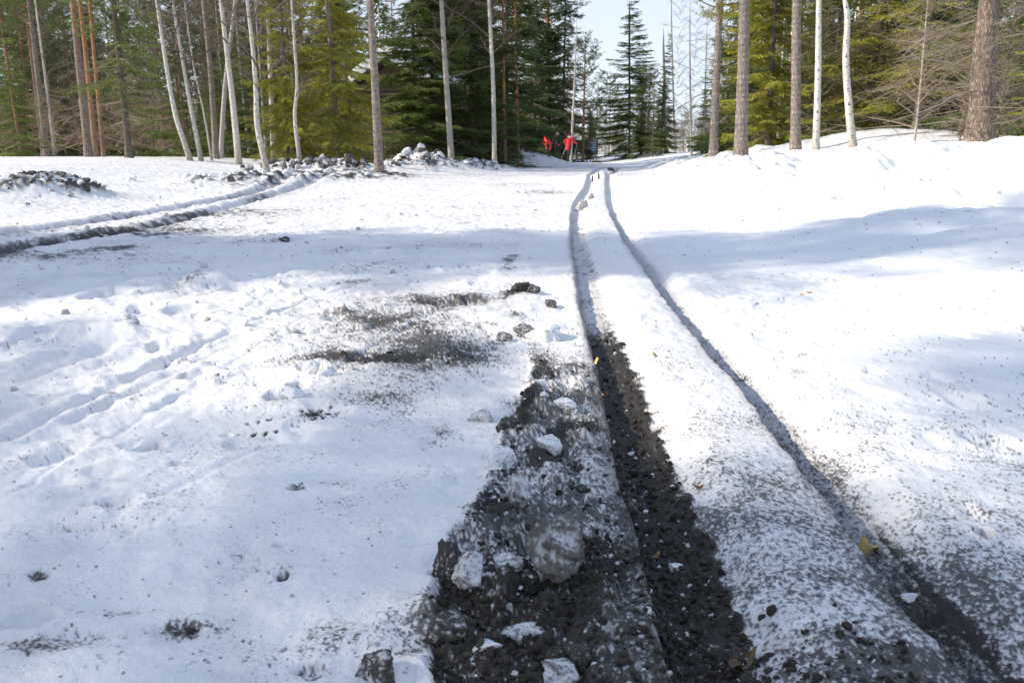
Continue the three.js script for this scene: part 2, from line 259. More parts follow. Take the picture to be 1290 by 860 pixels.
const PATCH = [[500, 440, 130, 42, .5], [560, 378, 75, 10, .62], [470, 400, 90, 16, .45], [500, 452, 70, 10, .4], [590, 445, 40, 22, .4], [400, 450, 60, 8, .35], [395, 522, 18, 8, .85], [460, 500, 70, 16, .28], [350, 505, 12, 10, .3], [355, 302, 20, 3, .55], [200, 292, 120, 10, .45], [60, 322, 90, 8, .45], [150, 312, 40, 4, .55], [310, 267, 60, 6, .38], [690, 242, 40, 3, .42], [640, 232, 60, 2, .25], [300, 305, 30, 3, .35], [420, 318, 30, 4, .35], [470, 335, 60, 8, .25], [450, 355, 30, 5, .35], [230, 365, 70, 8, .22], [170, 330, 80, 6, .25], [520, 225, 100, 2, .2], [40, 810, 40, 10, .5], [240, 790, 50, 10, .4], [160, 770, 40, 5, .35], [420, 800, 40, 20, .22], [420, 610, 25, 4, .35], [560, 310, 80, 6, .15], [640, 330, 12, 10, .5], [655, 365, 20, 8, .5], [965, 540, 40, 20, .18], [905, 560, 40, 40, .18], [1180, 760, 90, 40, .16], [1000, 352, 50, 10, .12], [560, 545, 20, 8, .35], [770, 212, 14, 2, .4], [752, 203.5, 12, 1, .4], [700, 207, 60, 1.5, .25], [600, 212, 80, 1.5, .3], [960, 620, 40, 30, .1]].map(([X, Y, wx, wy, a]) => {
  const c = spot(X, Y), e = spot(X + wx, Y), up = spot(X, Y - wy), dn = spot(X, Y + wy); return [c.x, (up.d + dn.d) / 2, e.x - c.x, Math.abs(up.d - dn.d) / 2, a];
});
const H = (x, d) => ground(x, d)[0];
{
  const az = [];
  for (let a = -180; a < -42; a += 3) az.push(a);
  for (let i = 0; i <= 980; i++) az.push(-42 + i * 84 / 980);
  for (let a = 45; a <= 180; a += 3) az.push(a);
  const rr = [0.02, 0.1, 0.2, 0.28, 0.35, 0.4, 0.44, 0.48, 0.51];
  for (let r = 0.53; r < 420;) { rr.push(r); r += r > 70 ? r * 0.035 : Math.min((r > 9 ? 0.0095 : 0.0066) * r, (r * r + 0.185) / (CAM_H * 803) * (r < 1.3 ? 0.74 : 1.1)); }
  const nc = az.length, nr = rr.length, N = nc * nr, pos = new Float32Array(N * 3), col = new Float32Array(N * 3), uv = new Float32Array(N * 2), region = new Uint8Array(N);
  for (let j = 0; j < nr; j++) for (let i = 0; i < nc; i++) {
    const a = az[i] * Math.PI / 180, r = rr[j], x = r * Math.sin(a), d = r * Math.cos(a), k = j * nc + i;
    const [h0, dirt, grey, chunk] = ground(x, d);
    let h = h0;
    const f30 = ss(12, 4, r), f118 = ss(6, 2.4, r), f225 = ss(3.2, 1.3, r), nx = x + 0.3 * h0, nd = d + 0.3 * h0;
    const n = 0.5 + 0.5 * (0.38 * fbm(nx * 30 + 9, nd * 30, 2) * f30 + (f118 > 0 ? f118 * (0.34 * noise2((x + .4 * h0) * 116 + 4, (d + .4 * h0) * 116) + 0.24 * noise2((.8 * x - .6 * d) * 150 + 30, (.6 * x + .8 * d - .4 * h0) * 150 + 7)) : 0) + (f225 > 0 ? f225 * (0.42 * noise2((.6 * x - .8 * d + .3 * h0) * 240 + 5, (.8 * x + .6 * d) * 240 + 8) + 0.4 * noise2((.9 * x + .44 * d) * 400, (.9 * d - .44 * x) * 400)) : 0) + 0.42 * noise2(nx * 7.7 + 2, nd * 8.3) + 0.6 * (1 - f118) * noise2(nx * 33 + 6, nd * 21) * ss(14, 6, r) + 0.35 * (1 - f118) * noise2(nx * 13, nd * 9));
    const th = 0.5 + 0.32 * (1 - 2 * clamp(dirt, 0, 1.05));
    let m = (0.88 + 0.12 * ss(.5, .9, dirt)) * ss(th - 0.11, th + 0.14, n) * ss(0.0, 0.06, dirt);
    // loose specks
    const sp = worley(x * 120, d * 120); if (sp[0] < 0.18 + 0.2 * dirt && sp[1] > 1 - 0.3 * dirt - 0.003) m = Math.max(m, 0.8);
    h += 0.0022 * m * ss(0, 0.6, dirt) * (0.4 + noise2(x * 160, d * 160));
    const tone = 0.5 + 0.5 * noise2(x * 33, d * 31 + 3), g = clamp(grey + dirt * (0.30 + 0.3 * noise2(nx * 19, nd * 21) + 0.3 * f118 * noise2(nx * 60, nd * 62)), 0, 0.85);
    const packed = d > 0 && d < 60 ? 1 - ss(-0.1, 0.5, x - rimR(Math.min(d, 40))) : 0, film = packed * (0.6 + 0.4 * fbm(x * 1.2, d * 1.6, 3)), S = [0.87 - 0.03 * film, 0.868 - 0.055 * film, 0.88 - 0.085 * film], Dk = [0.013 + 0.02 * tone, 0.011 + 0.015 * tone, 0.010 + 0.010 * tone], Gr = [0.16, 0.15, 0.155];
    const v = 1 - 0.05 * (0.5 + fbm(x * 3.1, d * 3.3, 2)) - 0.02 * noise2(x * 300, d * 300);
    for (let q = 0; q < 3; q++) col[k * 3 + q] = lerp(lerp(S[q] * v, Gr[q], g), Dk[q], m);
    pos[k * 3] = x; pos[k * 3 + 1] = h; pos[k * 3 + 2] = -d; uv[k * 2] = x / 0.55; uv[k * 2 + 1] = d / 0.55;
    const xr = rimR(Math.min(d, 40)), be = bandEdge(Math.min(d, 11)), ra = rutA(clamp(d, 1.2, 24));
    region[k] = d < 0 || d > 60 ? 0 : x > xr + 0.16 ? 1 : x > Math.min(be, rimL(Math.min(d, 40)) - 0.12) ? 2 : x > ra - 0.4 ? 3 : 4;
  }
  const sets = [[], [], [], [], []];
  for (let j = 0; j + 1 < nr; j++) for (let i = 0; i + 1 < nc; i++) { const a = j * nc + i, b = a + 1, c = a + nc, e = c + 1; sets[region[a]].push(a, b, c, b, e, c); }
  const whole = new THREE.BufferGeometry();
  whole.setAttribute('position', new THREE.BufferAttribute(pos, 3));
  whole.setIndex(new THREE.BufferAttribute(Uint32Array.from(sets.flat ? [].concat(...sets.map((s) => Array.from(s))) : []), 1));
  whole.computeVertexNormals();
  const nor = whole.attributes.normal.array;
  if (nor[1] < 0) console.log('ground normals point down');
  const NAMES = [['ground', 'snow covered woodland floor stretching away under the trees'], ['snow_bank', 'bright smooth snow bank rising right of the ski track'], ['path', 'two narrow ski track grooves running through dirty thawing snow'], ['road', 'wide snow covered road with thawed gravelly patches left of the ski track'], ['snow_verge', 'snow verge with rounded bank beyond the wheel ruts on the left']];
  sets.forEach((idx, s) => {
    const map = new Int32Array(N).fill(-1); let n = 0; const order = [];
    const out = new Uint32Array(idx.length);
    for (let i = 0; i < idx.length; i++) { const v = idx[i]; if (map[v] < 0) { map[v] = n++; order.push(v); } out[i] = map[v]; }
    const g = new THREE.BufferGeometry(), P = new Float32Array(n * 3), Nn = new Float32Array(n * 3), C = new Float32Array(n * 3), U = new Float32Array(n * 2);
    order.forEach((v, i) => { for (let q = 0; q < 3; q++) { P[i * 3 + q] = pos[v * 3 + q]; Nn[i * 3 + q] = nor[v * 3 + q]; C[i * 3 + q] = col[v * 3 + q]; } U[i * 2] = uv[v * 2]; U[i * 2 + 1] = uv[v * 2 + 1]; });
    g.setAttribute('position', new THREE.BufferAttribute(P, 3)); g.setAttribute('normal', new THREE.BufferAttribute(Nn, 3)); g.setAttribute('color', new THREE.BufferAttribute(C, 3)); g.setAttribute('uv', new THREE.BufferAttribute(U, 2));
    g.setIndex(new THREE.BufferAttribute(out, 1));
    tag(mesh(NAMES[s][0], g, M.snow), NAMES[s][1], NAMES[s][0].replace('_', ' '), null, 'structure');
  });
  console.log('ground', nr, nc, N);
}

// ---------------------------------------------------------------- trees
class Soup {   // a plain triangle list with colours
  constructor() { this.p = []; this.c = []; }
  tri(a, b, c, col) { this.p.push(a.x, a.y, a.z, b.x, b.y, b.z, c.x, c.y, c.z); for (let i = 0; i < 3; i++) this.c.push(col[0], col[1], col[2]); }
  blade(a, dir, side, L, w, col) {   // a slim leaf-shaped face
    const m = a.clone().addScaledVector(dir, L * 0.45), t = a.clone().addScaledVector(dir, L), s = side.clone().multiplyScalar(w / 2);
    this.tri(a, m.clone().add(s), t, col); this.tri(a, t, m.clone().sub(s), col);
  }
  build() { const g = new THREE.BufferGeometry(); g.setAttribute('position', new THREE.Float32BufferAttribute(this.p, 3)); g.setAttribute('color', new THREE.Float32BufferAttribute(this.c, 3)); g.computeVertexNormals(); return g; }
}
function tube(pts, rad, sides, colour, out, uvm) {   // tapered tube through points; radius and colour as functions of 0..1
  const P = out.P, N = out.N, U = out.U, C = out.C, I = out.I, base = P.length / 3, n = pts.length; let len = 0;
  const ref = new THREE.Vector3();
  for (let i = 0; i < n; i++) {
    const t = pts[Math.min(n - 1, i + 1)].clone().sub(pts[Math.max(0, i - 1)]).normalize();
    if (i) len += pts[i].distanceTo(pts[i - 1]);
    if (!i) ref.set(Math.abs(t.y) > 0.9 ? 1 : 0, Math.abs(t.y) > 0.9 ? 0 : 1, 0);
    const s = ref.clone().addScaledVector(t, -ref.dot(t)).normalize(), b = t.clone().cross(s), k = i / (n - 1);
    ref.copy(s);
    for (let q = 0; q <= sides; q++) {
      const a = q / sides * Math.PI * 2, r = rad(k, q === sides ? 0 : a, len), nx = s.clone().multiplyScalar(Math.cos(a)).addScaledVector(b, Math.sin(a));
      P.push(pts[i].x + nx.x * r, pts[i].y + nx.y * r, pts[i].z + nx.z * r); N.push(nx.x, nx.y, nx.z); U.push(q / sides * uvm[0], len * uvm[1]); const c = colour(k, len); C.push(c[0], c[1], c[2]);
    }
  }
  for (let i = 0; i + 1 < n; i++) for (let q = 0; q < sides; q++) { const a = base + i * (sides + 1) + q, b = a + sides + 1; I.push(a, a + 1, b, a + 1, b + 1, b); }
}
const bag = () => ({ P: [], N: [], U: [], C: [], I: [] });
function unbag(o) { const g = new THREE.BufferGeometry(); g.setAttribute('position', new THREE.Float32BufferAttribute(o.P, 3)); g.setAttribute('normal', new THREE.Float32BufferAttribute(o.N, 3)); g.setAttribute('uv', new THREE.Float32BufferAttribute(o.U, 2)); g.setAttribute('color', new THREE.Float32BufferAttribute(o.C, 3)); g.setIndex(o.I); return g; }
const V = (x, y, z) => new THREE.Vector3(x, y, z);
function branchPts(a, dir, L, droop, lift, n, r, wob = 0.04) { const pts = []; let wx = 0, wz = 0; for (let i = 0; i <= n; i++) { const t = i / n; if (i) { wx += (r() - 0.5) * wob * L; wz += (r() - 0.5) * wob * L; } pts.push(a.clone().addScaledVector(dir, L * t).add(V(wx, -droop * L * Math.pow(t, 1.3) + lift * L * t * t * t, wz))); } return pts; }
const along = (pts, t) => { const f = t * (pts.length - 1), i = Math.min(pts.length - 2, Math.floor(f)); return pts[i].clone().lerp(pts[i + 1], f - i); };
const TW = (r, k = 1) => { const v = k * (0.8 + 0.4 * r()); return [0.24 * v, 0.195 * v, 0.155 * v]; };

// spruce: whorls of drooping boughs hung with flat needle sprays; returns wood and needles, base of the trunk at the origin
function spruceCrown({ h, r: R, y0, seed, droop = 0.35, hang = 0.3, dense = 1, gap = 0.34, dead = 26, big = 1 }) {
  const r = rng(seed), wood = bag(), f = new Soup(), leaf = V(0, 0, 0);
  for (let i = 0; i < dead; i++) {   // bare lower boughs
    const y = 0.5 + r() * Math.max(0.6, y0 + 0.6), a = r() * 6.28, L = 0.4 + r() * R * 0.7, pts = branchPts(V(0, y, 0), V(Math.cos(a), 0.05, Math.sin(a)), L, 0.25, 0.1, 5, r, 0.1), c = TW(r, 1.3);
    tube(pts, (k) => 0.012 * (1 - 0.8 * k), 3, () => c, wood, [1, 1]);
    for (let q = 0; q < 7; q++) { const b = r() * 6.28, o = along(pts, 0.25 + 0.75 * r()); tube(branchPts(o, V(Math.cos(b), -0.3, Math.sin(b)), 0.15 + 0.35 * r(), 0.3, 0, 3, r, 0.2), (k) => 0.004 * (1 - 0.6 * k), 3, () => c, wood, [1, 1]); }
  }
  let y = y0;
  while (y < h - 0.15) {
    const k = (y - y0) / (h - y0), n = Math.max(3, Math.round((3.5 + 2.5 * r()) * (1 - 0.3 * k)));
    for (let i = 0; i < n; i++) {
      const a = r() * 6.28, L = (R * Math.pow(1 - k, 0.85) + 0.12) * (0.6 + 0.5 * r()), dr = droop * (1.2 - k) * (0.7 + 0.6 * r()), up = 0.25 * k, dir = V(Math.cos(a), up + 0.1 - 0.1 * (1 - k), Math.sin(a)).normalize();
      const pts = branchPts(V(0, y + (r() - 0.5) * gap, 0), dir, L, dr, dr * 0.5, 6, r), c = TW(r, 0.8);
      tube(pts, (t) => (0.006 + 0.008 * L) * (1 - 0.85 * t), 3, () => c, wood, [1, 1]);
      const step = 0.085 / dense, side = V(-Math.sin(a), 0, Math.cos(a)), tint = 0.75 + 0.5 * r();
      for (let s = 0.12 * L; s < L; s += step) for (const sg of [-1, 1]) {
        const t = s / L; if (r() < 0.12) continue;
        const o = along(pts, t), l = Math.min(0.5, 0.34 * L) * Math.pow(1 - t, 0.55) * (0.55 + 0.7 * r()) + 0.07;
        const td = dir.clone().multiplyScalar(0.55 + 0.4 * t).addScaledVector(side, sg * (1 - 0.5 * t)).add(V(0, -hang * (0.5 + r()) - (r() < 0.25 ? hang : 0), 0)).normalize(), ts = td.clone().cross(V(0, 1, 0)).normalize();
        const inner = 0.72 + 0.28 * Math.min(1, t * 1.4);
        for (let q = 0.02; q < l; q += 0.055 / dense) for (const w of [-1, 1]) {
          const p = o.clone().addScaledVector(td, q), d2 = td.clone().multiplyScalar(0.75).addScaledVector(ts, w * (0.5 + 0.4 * r())).add(V(0, (r() - 0.62) * 0.5 - hang * 0.3, 0)).normalize();
          const g = tint * (0.7 + 0.6 * r()), col = [g * (0.92 + 0.16 * r()), g, g * (0.85 + 0.3 * r())];
          leaf.set(r() - 0.5, r() - 0.5, r() - 0.5).cross(d2).normalize();
          f.blade(p, d2, leaf, (0.06 + 0.06 * r()) * big, (0.017 + 0.012 * r()) * big, col);
        }
      }
    }
    y += gap * (0.75 + 0.5 * r()) * (1 - 0.35 * k);
  }
  return { wood: unbag(wood), leaf: f.build() };
}
// pine: upswept limbs ending in round tufts of long needles
function pineCrown({ h, r: R, y0, seed, limbs = 46, tufts = 15, dead = 12 }) {
  const r = rng(seed), wood = bag(), f = new Soup(), leaf = V(0, 0, 0);
  for (let i = 0; i < dead; i++) { const y = y0 * (0.35 + 0.65 * r()), a = r() * 6.28, L = 0.3 + r() * 1.1; tube(branchPts(V(0, y, 0), V(Math.cos(a), 0.1, Math.sin(a)), L, 0.15, 0, 4, r, 0.18), (k) => 0.012 * (1 - 0.8 * k), 3, () => [0.14, 0.12, 0.105], wood, [1, 1]); }
  for (let i = 0; i < limbs; i++) {
    const k = (i + r()) / limbs, y = y0 + (h - y0) * k, a = i * 2.4 + r(), L = R * (0.35 + 0.65 * Math.sin(Math.PI * (0.18 + 0.75 * k))) * (0.6 + 0.5 * r()), dir = V(Math.cos(a), 0.15 + 0.55 * k, Math.sin(a)).normalize();
    const pts = branchPts(V(0, y, 0), dir, L, 0.1, 0.35, 6, r, 0.12), c = [0.2, 0.12, 0.07];
    tube(pts, (t) => (0.01 + 0.012 * L) * (1 - 0.8 * t), 4, () => c, wood, [1, 1]);
    for (let q = 0; q < tufts; q++) {
      const t = 0.3 + 0.7 * Math.sqrt(r()), o = along(pts, t), b = r() * 6.28, d1 = V(Math.cos(b), 0.2 + 0.5 * r(), Math.sin(b)).normalize(), l = (0.12 + 0.35 * r()) * Math.min(1, L), end = o.clone().addScaledVector(d1, l);
      tube([o, end], () => 0.004, 3, () => c, wood, [1, 1]);
      const tint = 0.7 + 0.6 * r();
      for (let s = 0; s < 4; s++) {
        const at = o.clone().lerp(end, 0.45 + 0.55 * s / 3).add(V((r() - .5) * .08, (r() - .5) * .06, (r() - .5) * .08));
        for (let e = 0; e < 7; e++) { const nd = d1.clone().multiplyScalar(0.55).add(V(r() - 0.5, r() - 0.4, r() - 0.5).multiplyScalar(1.7)).normalize(); leaf.set(r() - 0.5, r() - 0.5, r() - 0.5).cross(nd).normalize(); const g = tint * (0.7 + 0.6 * r()); f.blade(at, nd, leaf, 0.07 + 0.06 * r(), 0.012 + 0.008 * r(), [g, g, g * (0.85 + 0.3 * r())]); }
      }
    }
  }
  return { wood: unbag(wood), leaf: f.build() };
}
// birch and other bare crowns: limbs, side branches, drooping fine twigs
function bareCrown({ h, r: R, y0, seed, limbs = 30, sub = 8, fine = 5, col = [0.16, 0.115, 0.10], rise = 0.9, pale = 0, wob = 0.13, thick = 1, wild = false }) {
  const r = rng(seed), wood = bag();
  for (let i = 0; i < limbs; i++) {
    const k = (i + r()) / limbs, y = y0 + (h - y0) * k * 0.96, a = i * 2.4 + r(), L = (R * (1 - 0.7 * k) + 0.2) * (0.5 + 0.7 * r()), dir = V(Math.cos(a), wild ? r() * 1.7 - 0.5 : rise * (0.5 + r()), Math.sin(a)).normalize(), v = 0.8 + 0.4 * r(), c = col.map((q) => q * v + pale * 0.2);
    const pts = branchPts(V(0, y, 0), dir, L, 0.1, -0.05, 7, r, wob);
    tube(pts, (t) => (0.006 + 0.009 * L) * thick * (1 - 0.8 * t), 4, () => c, wood, [1, 1]);
    for (let q = 0; q < sub; q++) {
      const o = along(pts, 0.2 + 0.8 * r()), b = r() * 6.28, l = L * (0.2 + 0.35 * r()), p2 = branchPts(o, V(Math.cos(b), 0.5 * r(), Math.sin(b)).addScaledVector(dir, 0.6).normalize(), l, 0.15, 0, 4, r, 0.16);
      tube(p2, (t) => 0.0045 * (1 - 0.6 * t), 3, () => c, wood, [1, 1]);
      for (let e = 0; e < fine; e++) { const o2 = along(p2, 0.2 + 0.8 * r()), g = r() * 6.28; tube(branchPts(o2, V(Math.cos(g), -0.2 + 0.7 * r(), Math.sin(g)).normalize(), 0.15 + 0.3 * r(), 0.4, 0, 2, r, 0.2), (t) => 0.0022 * (1 - 0.4 * t), 3, () => c, wood, [1, 1]); }
    }
  }
  return { wood: unbag(wood) };
}
const CROWN = {
  spruceA: spruceCrown({ h: 11, r: 2.0, y0: 0.5, seed: 11, droop: 0.4, hang: 0.35, gap: .28, dense: 1.08, big: 1.3 }),
  spruceB: spruceCrown({ h: 10, r: 2.0, y0: .8, seed: 12, droop: 0.5, hang: 0.6, gap: 0.33, dense: 1.05, big: 1.25 }),          // hung with long sprays
  spruceC: spruceCrown({ h: 12, r: 1.5, y0: 1.6, seed: 13, droop: 0.45, hang: 0.4, dense: 0.75, gap: 0.5, dead: 40 }),   // thin
  spruceD: spruceCrown({ h: 4, r: 1.0, y0: 0.15, seed: 14, droop: 0.25, hang: 0.2, gap: 0.3, dead: 4 }),  // young
  pineA: pineCrown({ h: 14, r: 2.1, y0: 7, seed: 21 }),
  pineB: pineCrown({ h: 12, r: 1.9, y0: 4.2, seed: 22, limbs: 60 }),
  pineC: pineCrown({ h: 7, r: 1.6, y0: 0.9, seed: 23, limbs: 50, dead: 6 }),
  birchA: bareCrown({ h: 12, r: 2.2, y0: 2.6, seed: 31 }),
  birchB: bareCrown({ h: 11, r: 1.7, y0: 1.6, seed: 32, limbs: 34 }),
  bush: bareCrown({ h: 2.6, r: 1.0, y0: 0.1, seed: 33, limbs: 26, sub: 7, fine: 4, col: [0.28, 0.21, 0.15], rise: 0.8 }),
  tangle: bareCrown({ h: 5.2, r: 2.0, y0: 0.25, seed: 34, limbs: 60, sub: 9, fine: 5, col: [0.26, 0.215, 0.175], rise: 0.25, wob: 0.5, thick: 0.55, wild: true }),
};
for (const k in CROWN) console.log(k, CROWN[k].wood.index.count / 3, CROWN[k].leaf ? CROWN[k].leaf.attributes.position.count / 3 : 0);

const BARK = {
  pine: [M.pineBark, (y) => { const t = ss(1.5, 6, y); return [lerp(0.34, 0.55, t), lerp(0.27, 0.27, t), lerp(0.23, 0.13, t)]; }],
  orange: [M.pineBark, (y) => { const t = ss(0.2, 3, y); return [lerp(0.42, 0.62, t), lerp(0.28, 0.31, t), lerp(0.2, 0.15, t)]; }],
  grey: [M.pineBark, () => [0.42, 0.36, 0.32]],
  spruce: [M.pineBark, () => [0.22, 0.185, 0.16]],
  whitebirch: [M.birchBark, (y) => { const t = ss(0.5, 0, y); return [lerp(0.78, 0.5, t), lerp(0.74, 0.45, t), lerp(0.67, 0.39, t)]; }],
  birch: [M.birchBark, (y) => { const t = ss(0.6, 0, y); return [lerp(0.68, 0.4, t), lerp(0.63, 0.36, t), lerp(0.56, 0.31, t)]; }],
  greybirch: [M.birchBark, () => [0.55, 0.51, 0.47]],
};
// trunk through given world points (base first), going on straight up to the full height
function trunkGeo(points, r0, height, bark, seed, base, plain) {
  const rel = points.map((p) => p.clone().sub(base)), last = rel[rel.length - 1], prev = rel[rel.length - 2], dir = last.clone().sub(prev).normalize(); dir.x *= 0.6; dir.z *= 0.6; dir.normalize();
  const pts = [V(rel[0].x, -0.25, rel[0].z), ...rel];
  if (last.y < height) for (let q = 1; q <= 3; q++) pts.push(last.clone().addScaledVector(dir, (height - last.y) * q / 3));
  const c = new THREE.CatmullRomCurve3(pts, false, 'centripetal').getPoints(plain ? 18 : 44), o = bag(), total = height;
  tube(c, (k, a, len) => { const y = k * total, flare = 1 + 0.35 * Math.exp(-Math.max(0, len - 0.25) / 0.18); return Math.max(0.006, r0 * flare * (1 - 0.9 * Math.pow(k, 1.15)) * (1 + 0.07 * noise2(Math.cos(a) * 2 + seed, y * 1.5 + Math.sin(a) * 2))); }, plain ? 8 : 14, (k, len) => BARK[bark][1](len - 0.25), o, [Math.max(1, Math.round(r0 * 6.28 / 0.35)), 1 / 0.7]);
  return unbag(o);
}
const R0 = rng(4242);
function tree(name, label, category, { d, px, r, h = 12, bark, crown, leaf, cs = 1, cw = 1, rot, group, cy = 0 }) {
  const b0 = ahead(px[0][0], px[0][1], d), gy = H(b0.x, d), base = V(b0.x, gy, -d);
  const t = thing(name, label, category, group); t.position.copy(base);
  const pts = px.map(([X, Y], i) => i ? ahead(X, Y, d) : base.clone());
  if (pts.length === 1) pts.push(base.clone().add(V((R0() - .5) * .12, 2.4, (R0() - .5) * .12)));
  mesh('trunk', trunkGeo(pts, r, h, bark, d + px[0][0], base, !!group), BARK[bark][0], t);
  if (crown) {
    const C = CROWN[crown], ry = rot ?? R0() * 6.28, lean = pts[pts.length - 1].clone().sub(base), sx = lean.x / Math.max(1, lean.y) * 0.6;
    const add = (n, g, m) => { const q = mesh(n, g, m, t); q.userData.kind = 'stuff'; q.scale.set(cs * cw, cs, cs * cw); q.rotation.y = ry; q.position.set(sx * 1.5, cy, 0); return q; };
    add('branches', C.wood, M.twig);
    if (C.leaf) add('foliage', C.leaf, LEAF[leaf ?? 'mid']);
  }
  return t;
}
// trees the photograph shows one by one: pixel places of the stem from its foot upward
tree('pine_tree', 'greyish slim pine third from the left frame edge, well behind the snow bank', 'pine tree', { d: 31, px: [[59, 201], [52, 140], [37, 10]], r: .13, h: 14, bark: 'grey', crown: 'pineB', leaf: 'pine' });
tree('birch_tree', 'very thin pale birch just right of the greyish slim pine at far left', 'birch tree', { d: 30, px: [[69, 201], [58, 110], [45, 10]], r: .055, h: 9, bark: 'birch', crown: 'birchB', cs: .8 });
tree('pine_tree', 'tall pine with white lit left edge, leftmost of three close pine trunks', 'pine tree', { d: 25, px: [[112, 202], [101, 100], [91, 0]], r: .135, h: 15, bark: 'pine', crown: 'pineA', leaf: 'pine' });
tree('pine_tree', 'orange barked pine in the middle of three close trunks at left', 'pine tree', { d: 28, px: [[121, 202], [111, 100], [100, 0]], r: .105, h: 15, bark: 'orange', crown: 'pineA', leaf: 'pine' });
tree('pine_tree', 'thinnest orange pine, rightmost of three close trunks at left', 'pine tree', { d: 28.6, px: [[131, 202], [121, 100], [112, 0]], r: .082, h: 13, bark: 'orange', crown: 'pineA', leaf: 'pine', cs: .9 });
tree('spruce_tree', 'dark thin spruce with sparse drooping boughs, right of three close pine trunks', 'spruce tree', { d: 22, px: [[163, 203], [153, 100], [142, 0]], r: .105, h: 12, bark: 'spruce', crown: 'spruceC', leaf: 'mid', cs: .95, cy: .4 });
tree('birch_tree', 'left leaning white birch, left of a close bundle of stems', 'birch tree', { d: 21, px: [[239, 201], [222, 150], [212, 100], [197, 0]], r: .073, h: 10, bark: 'birch', crown: 'birchA', cs: .85 });
tree('birch_tree', 'leaning white birch second in the close bundle of left leaning stems', 'birch tree', { d: 22, px: [[253, 201], [241, 140], [232, 90], [217, 0]], r: .066, h: 10, bark: 'birch', crown: 'birchB', cs: .9 });
tree('birch_tree', 'thinnest stem at the right of the bundle of leaning birches', 'birch tree', { d: 23, px: [[266, 199], [256, 140], [244, 85], [232, 0]], r: .032, h: 7, bark: 'birch', crown: 'birchB', cs: .6 });
tree('pine_tree', 'brown grey straight trunk between the leaning birches and a mottled grey birch', 'pine tree', { d: 26, px: [[272, 199], [265, 90], [256, 0]], r: .11, h: 14, bark: 'grey', crown: 'pineA', leaf: 'pine' });
tree('birch_tree', 'grey backed birch leaning right behind the mottled grey birch', 'birch tree', { d: 27, px: [[278, 198], [284, 100], [296, 0]], r: .09, h: 12, bark: 'greybirch', crown: 'birchA' });
tree('birch_tree', 'mottled grey white birch with a slightly bowed stem near the left bank', 'birch tree', { d: 20, px: [[300, 199], [292, 120], [286, 70], [278, 0]], r: .085, h: 11, bark: 'birch', crown: 'birchA' });
tree('birch_tree', 'white birch with bent foot at the left end of the dark soil heap', 'birch tree', { d: 18, px: [[335, 199], [324, 160], [322, 110], [318, 60], [311, 0]], r: .07, h: 10, bark: 'birch', crown: 'birchB' });
tree('birch_tree', 'straight pale birch behind the bent foot birch, left of a yellow green spruce', 'birch tree', { d: 26, px: [[344, 198], [339, 60], [336, 0]], r: .09, h: 12, bark: 'birch', crown: 'birchA' });
tree('birch_tree', 'thin wavy birch stem in front of the yellow green spruce', 'birch tree', { d: 19.5, px: [[377, 197], [371, 145], [374, 110], [371, 60], [367, 0]], r: .052, h: 8, bark: 'birch', crown: 'birchB', cs: .75 });
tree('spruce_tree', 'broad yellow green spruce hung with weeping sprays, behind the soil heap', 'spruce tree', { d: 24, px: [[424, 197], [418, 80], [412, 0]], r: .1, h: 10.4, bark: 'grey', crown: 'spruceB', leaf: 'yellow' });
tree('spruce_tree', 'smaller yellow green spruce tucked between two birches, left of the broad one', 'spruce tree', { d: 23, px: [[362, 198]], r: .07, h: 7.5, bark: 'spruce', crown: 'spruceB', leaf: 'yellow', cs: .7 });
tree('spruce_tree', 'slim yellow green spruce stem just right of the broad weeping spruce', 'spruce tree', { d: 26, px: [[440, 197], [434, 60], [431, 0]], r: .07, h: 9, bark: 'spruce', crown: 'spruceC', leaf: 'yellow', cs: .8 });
tree('aspen_tree', 'thick bare grey trunk standing by itself at the chunky snow heap', 'aspen tree', { d: 18.5, px: [[477, 203], [472, 100], [466, 0]], r: .115, h: 13, bark: 'grey', crown: 'birchA', cy: 2 });
tree('spruce_tree', 'green spruce with thin dark stem in front of the log cabin', 'spruce tree', { d: 29, px: [[526, 197], [519, 0]], r: .075, h: 11, bark: 'spruce', crown: 'spruceA', leaf: 'mid', cw: 1.25 });
tree('spruce_tree', 'full green spruce covering the right half of the log cabin', 'spruce tree', { d: 30, px: [[548, 197]], r: .1, h: 10, bark: 'spruce', crown: 'spruceA', leaf: 'mid', cs: .95, cw: 1.25 });
tree('birch_tree', 'grey forked looking birch between the log cabin and the dark spruces', 'birch tree', { d: 27, px: [[569, 197], [562, 100], [556, 0]], r: .115, h: 13, bark: 'greybirch', crown: 'birchA' });
tree('birch_tree', 'straight slender white birch standing in front of the dark spruces', 'birch tree', { d: 25, px: [[623, 200], [621, 100], [616, 0]], r: .08, h: 12, bark: 'birch', crown: 'birchB', cy: 1.4 });
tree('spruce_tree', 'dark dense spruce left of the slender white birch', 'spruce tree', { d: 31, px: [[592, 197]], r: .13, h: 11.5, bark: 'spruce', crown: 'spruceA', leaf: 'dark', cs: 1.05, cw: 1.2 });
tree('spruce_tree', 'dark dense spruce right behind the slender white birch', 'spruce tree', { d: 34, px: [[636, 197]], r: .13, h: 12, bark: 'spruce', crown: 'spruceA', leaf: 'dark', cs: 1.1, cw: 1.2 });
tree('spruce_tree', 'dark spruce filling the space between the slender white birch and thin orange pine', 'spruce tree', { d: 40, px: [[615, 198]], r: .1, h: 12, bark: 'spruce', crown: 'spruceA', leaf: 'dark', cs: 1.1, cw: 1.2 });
tree('spruce_tree', 'mid green spruce left of the dark dense spruces, behind the grey forked birch', 'spruce tree', { d: 38, px: [[570, 198]], r: .1, h: 12, bark: 'spruce', crown: 'spruceB', leaf: 'mid', cs: 1.2, cw: 1.1 });
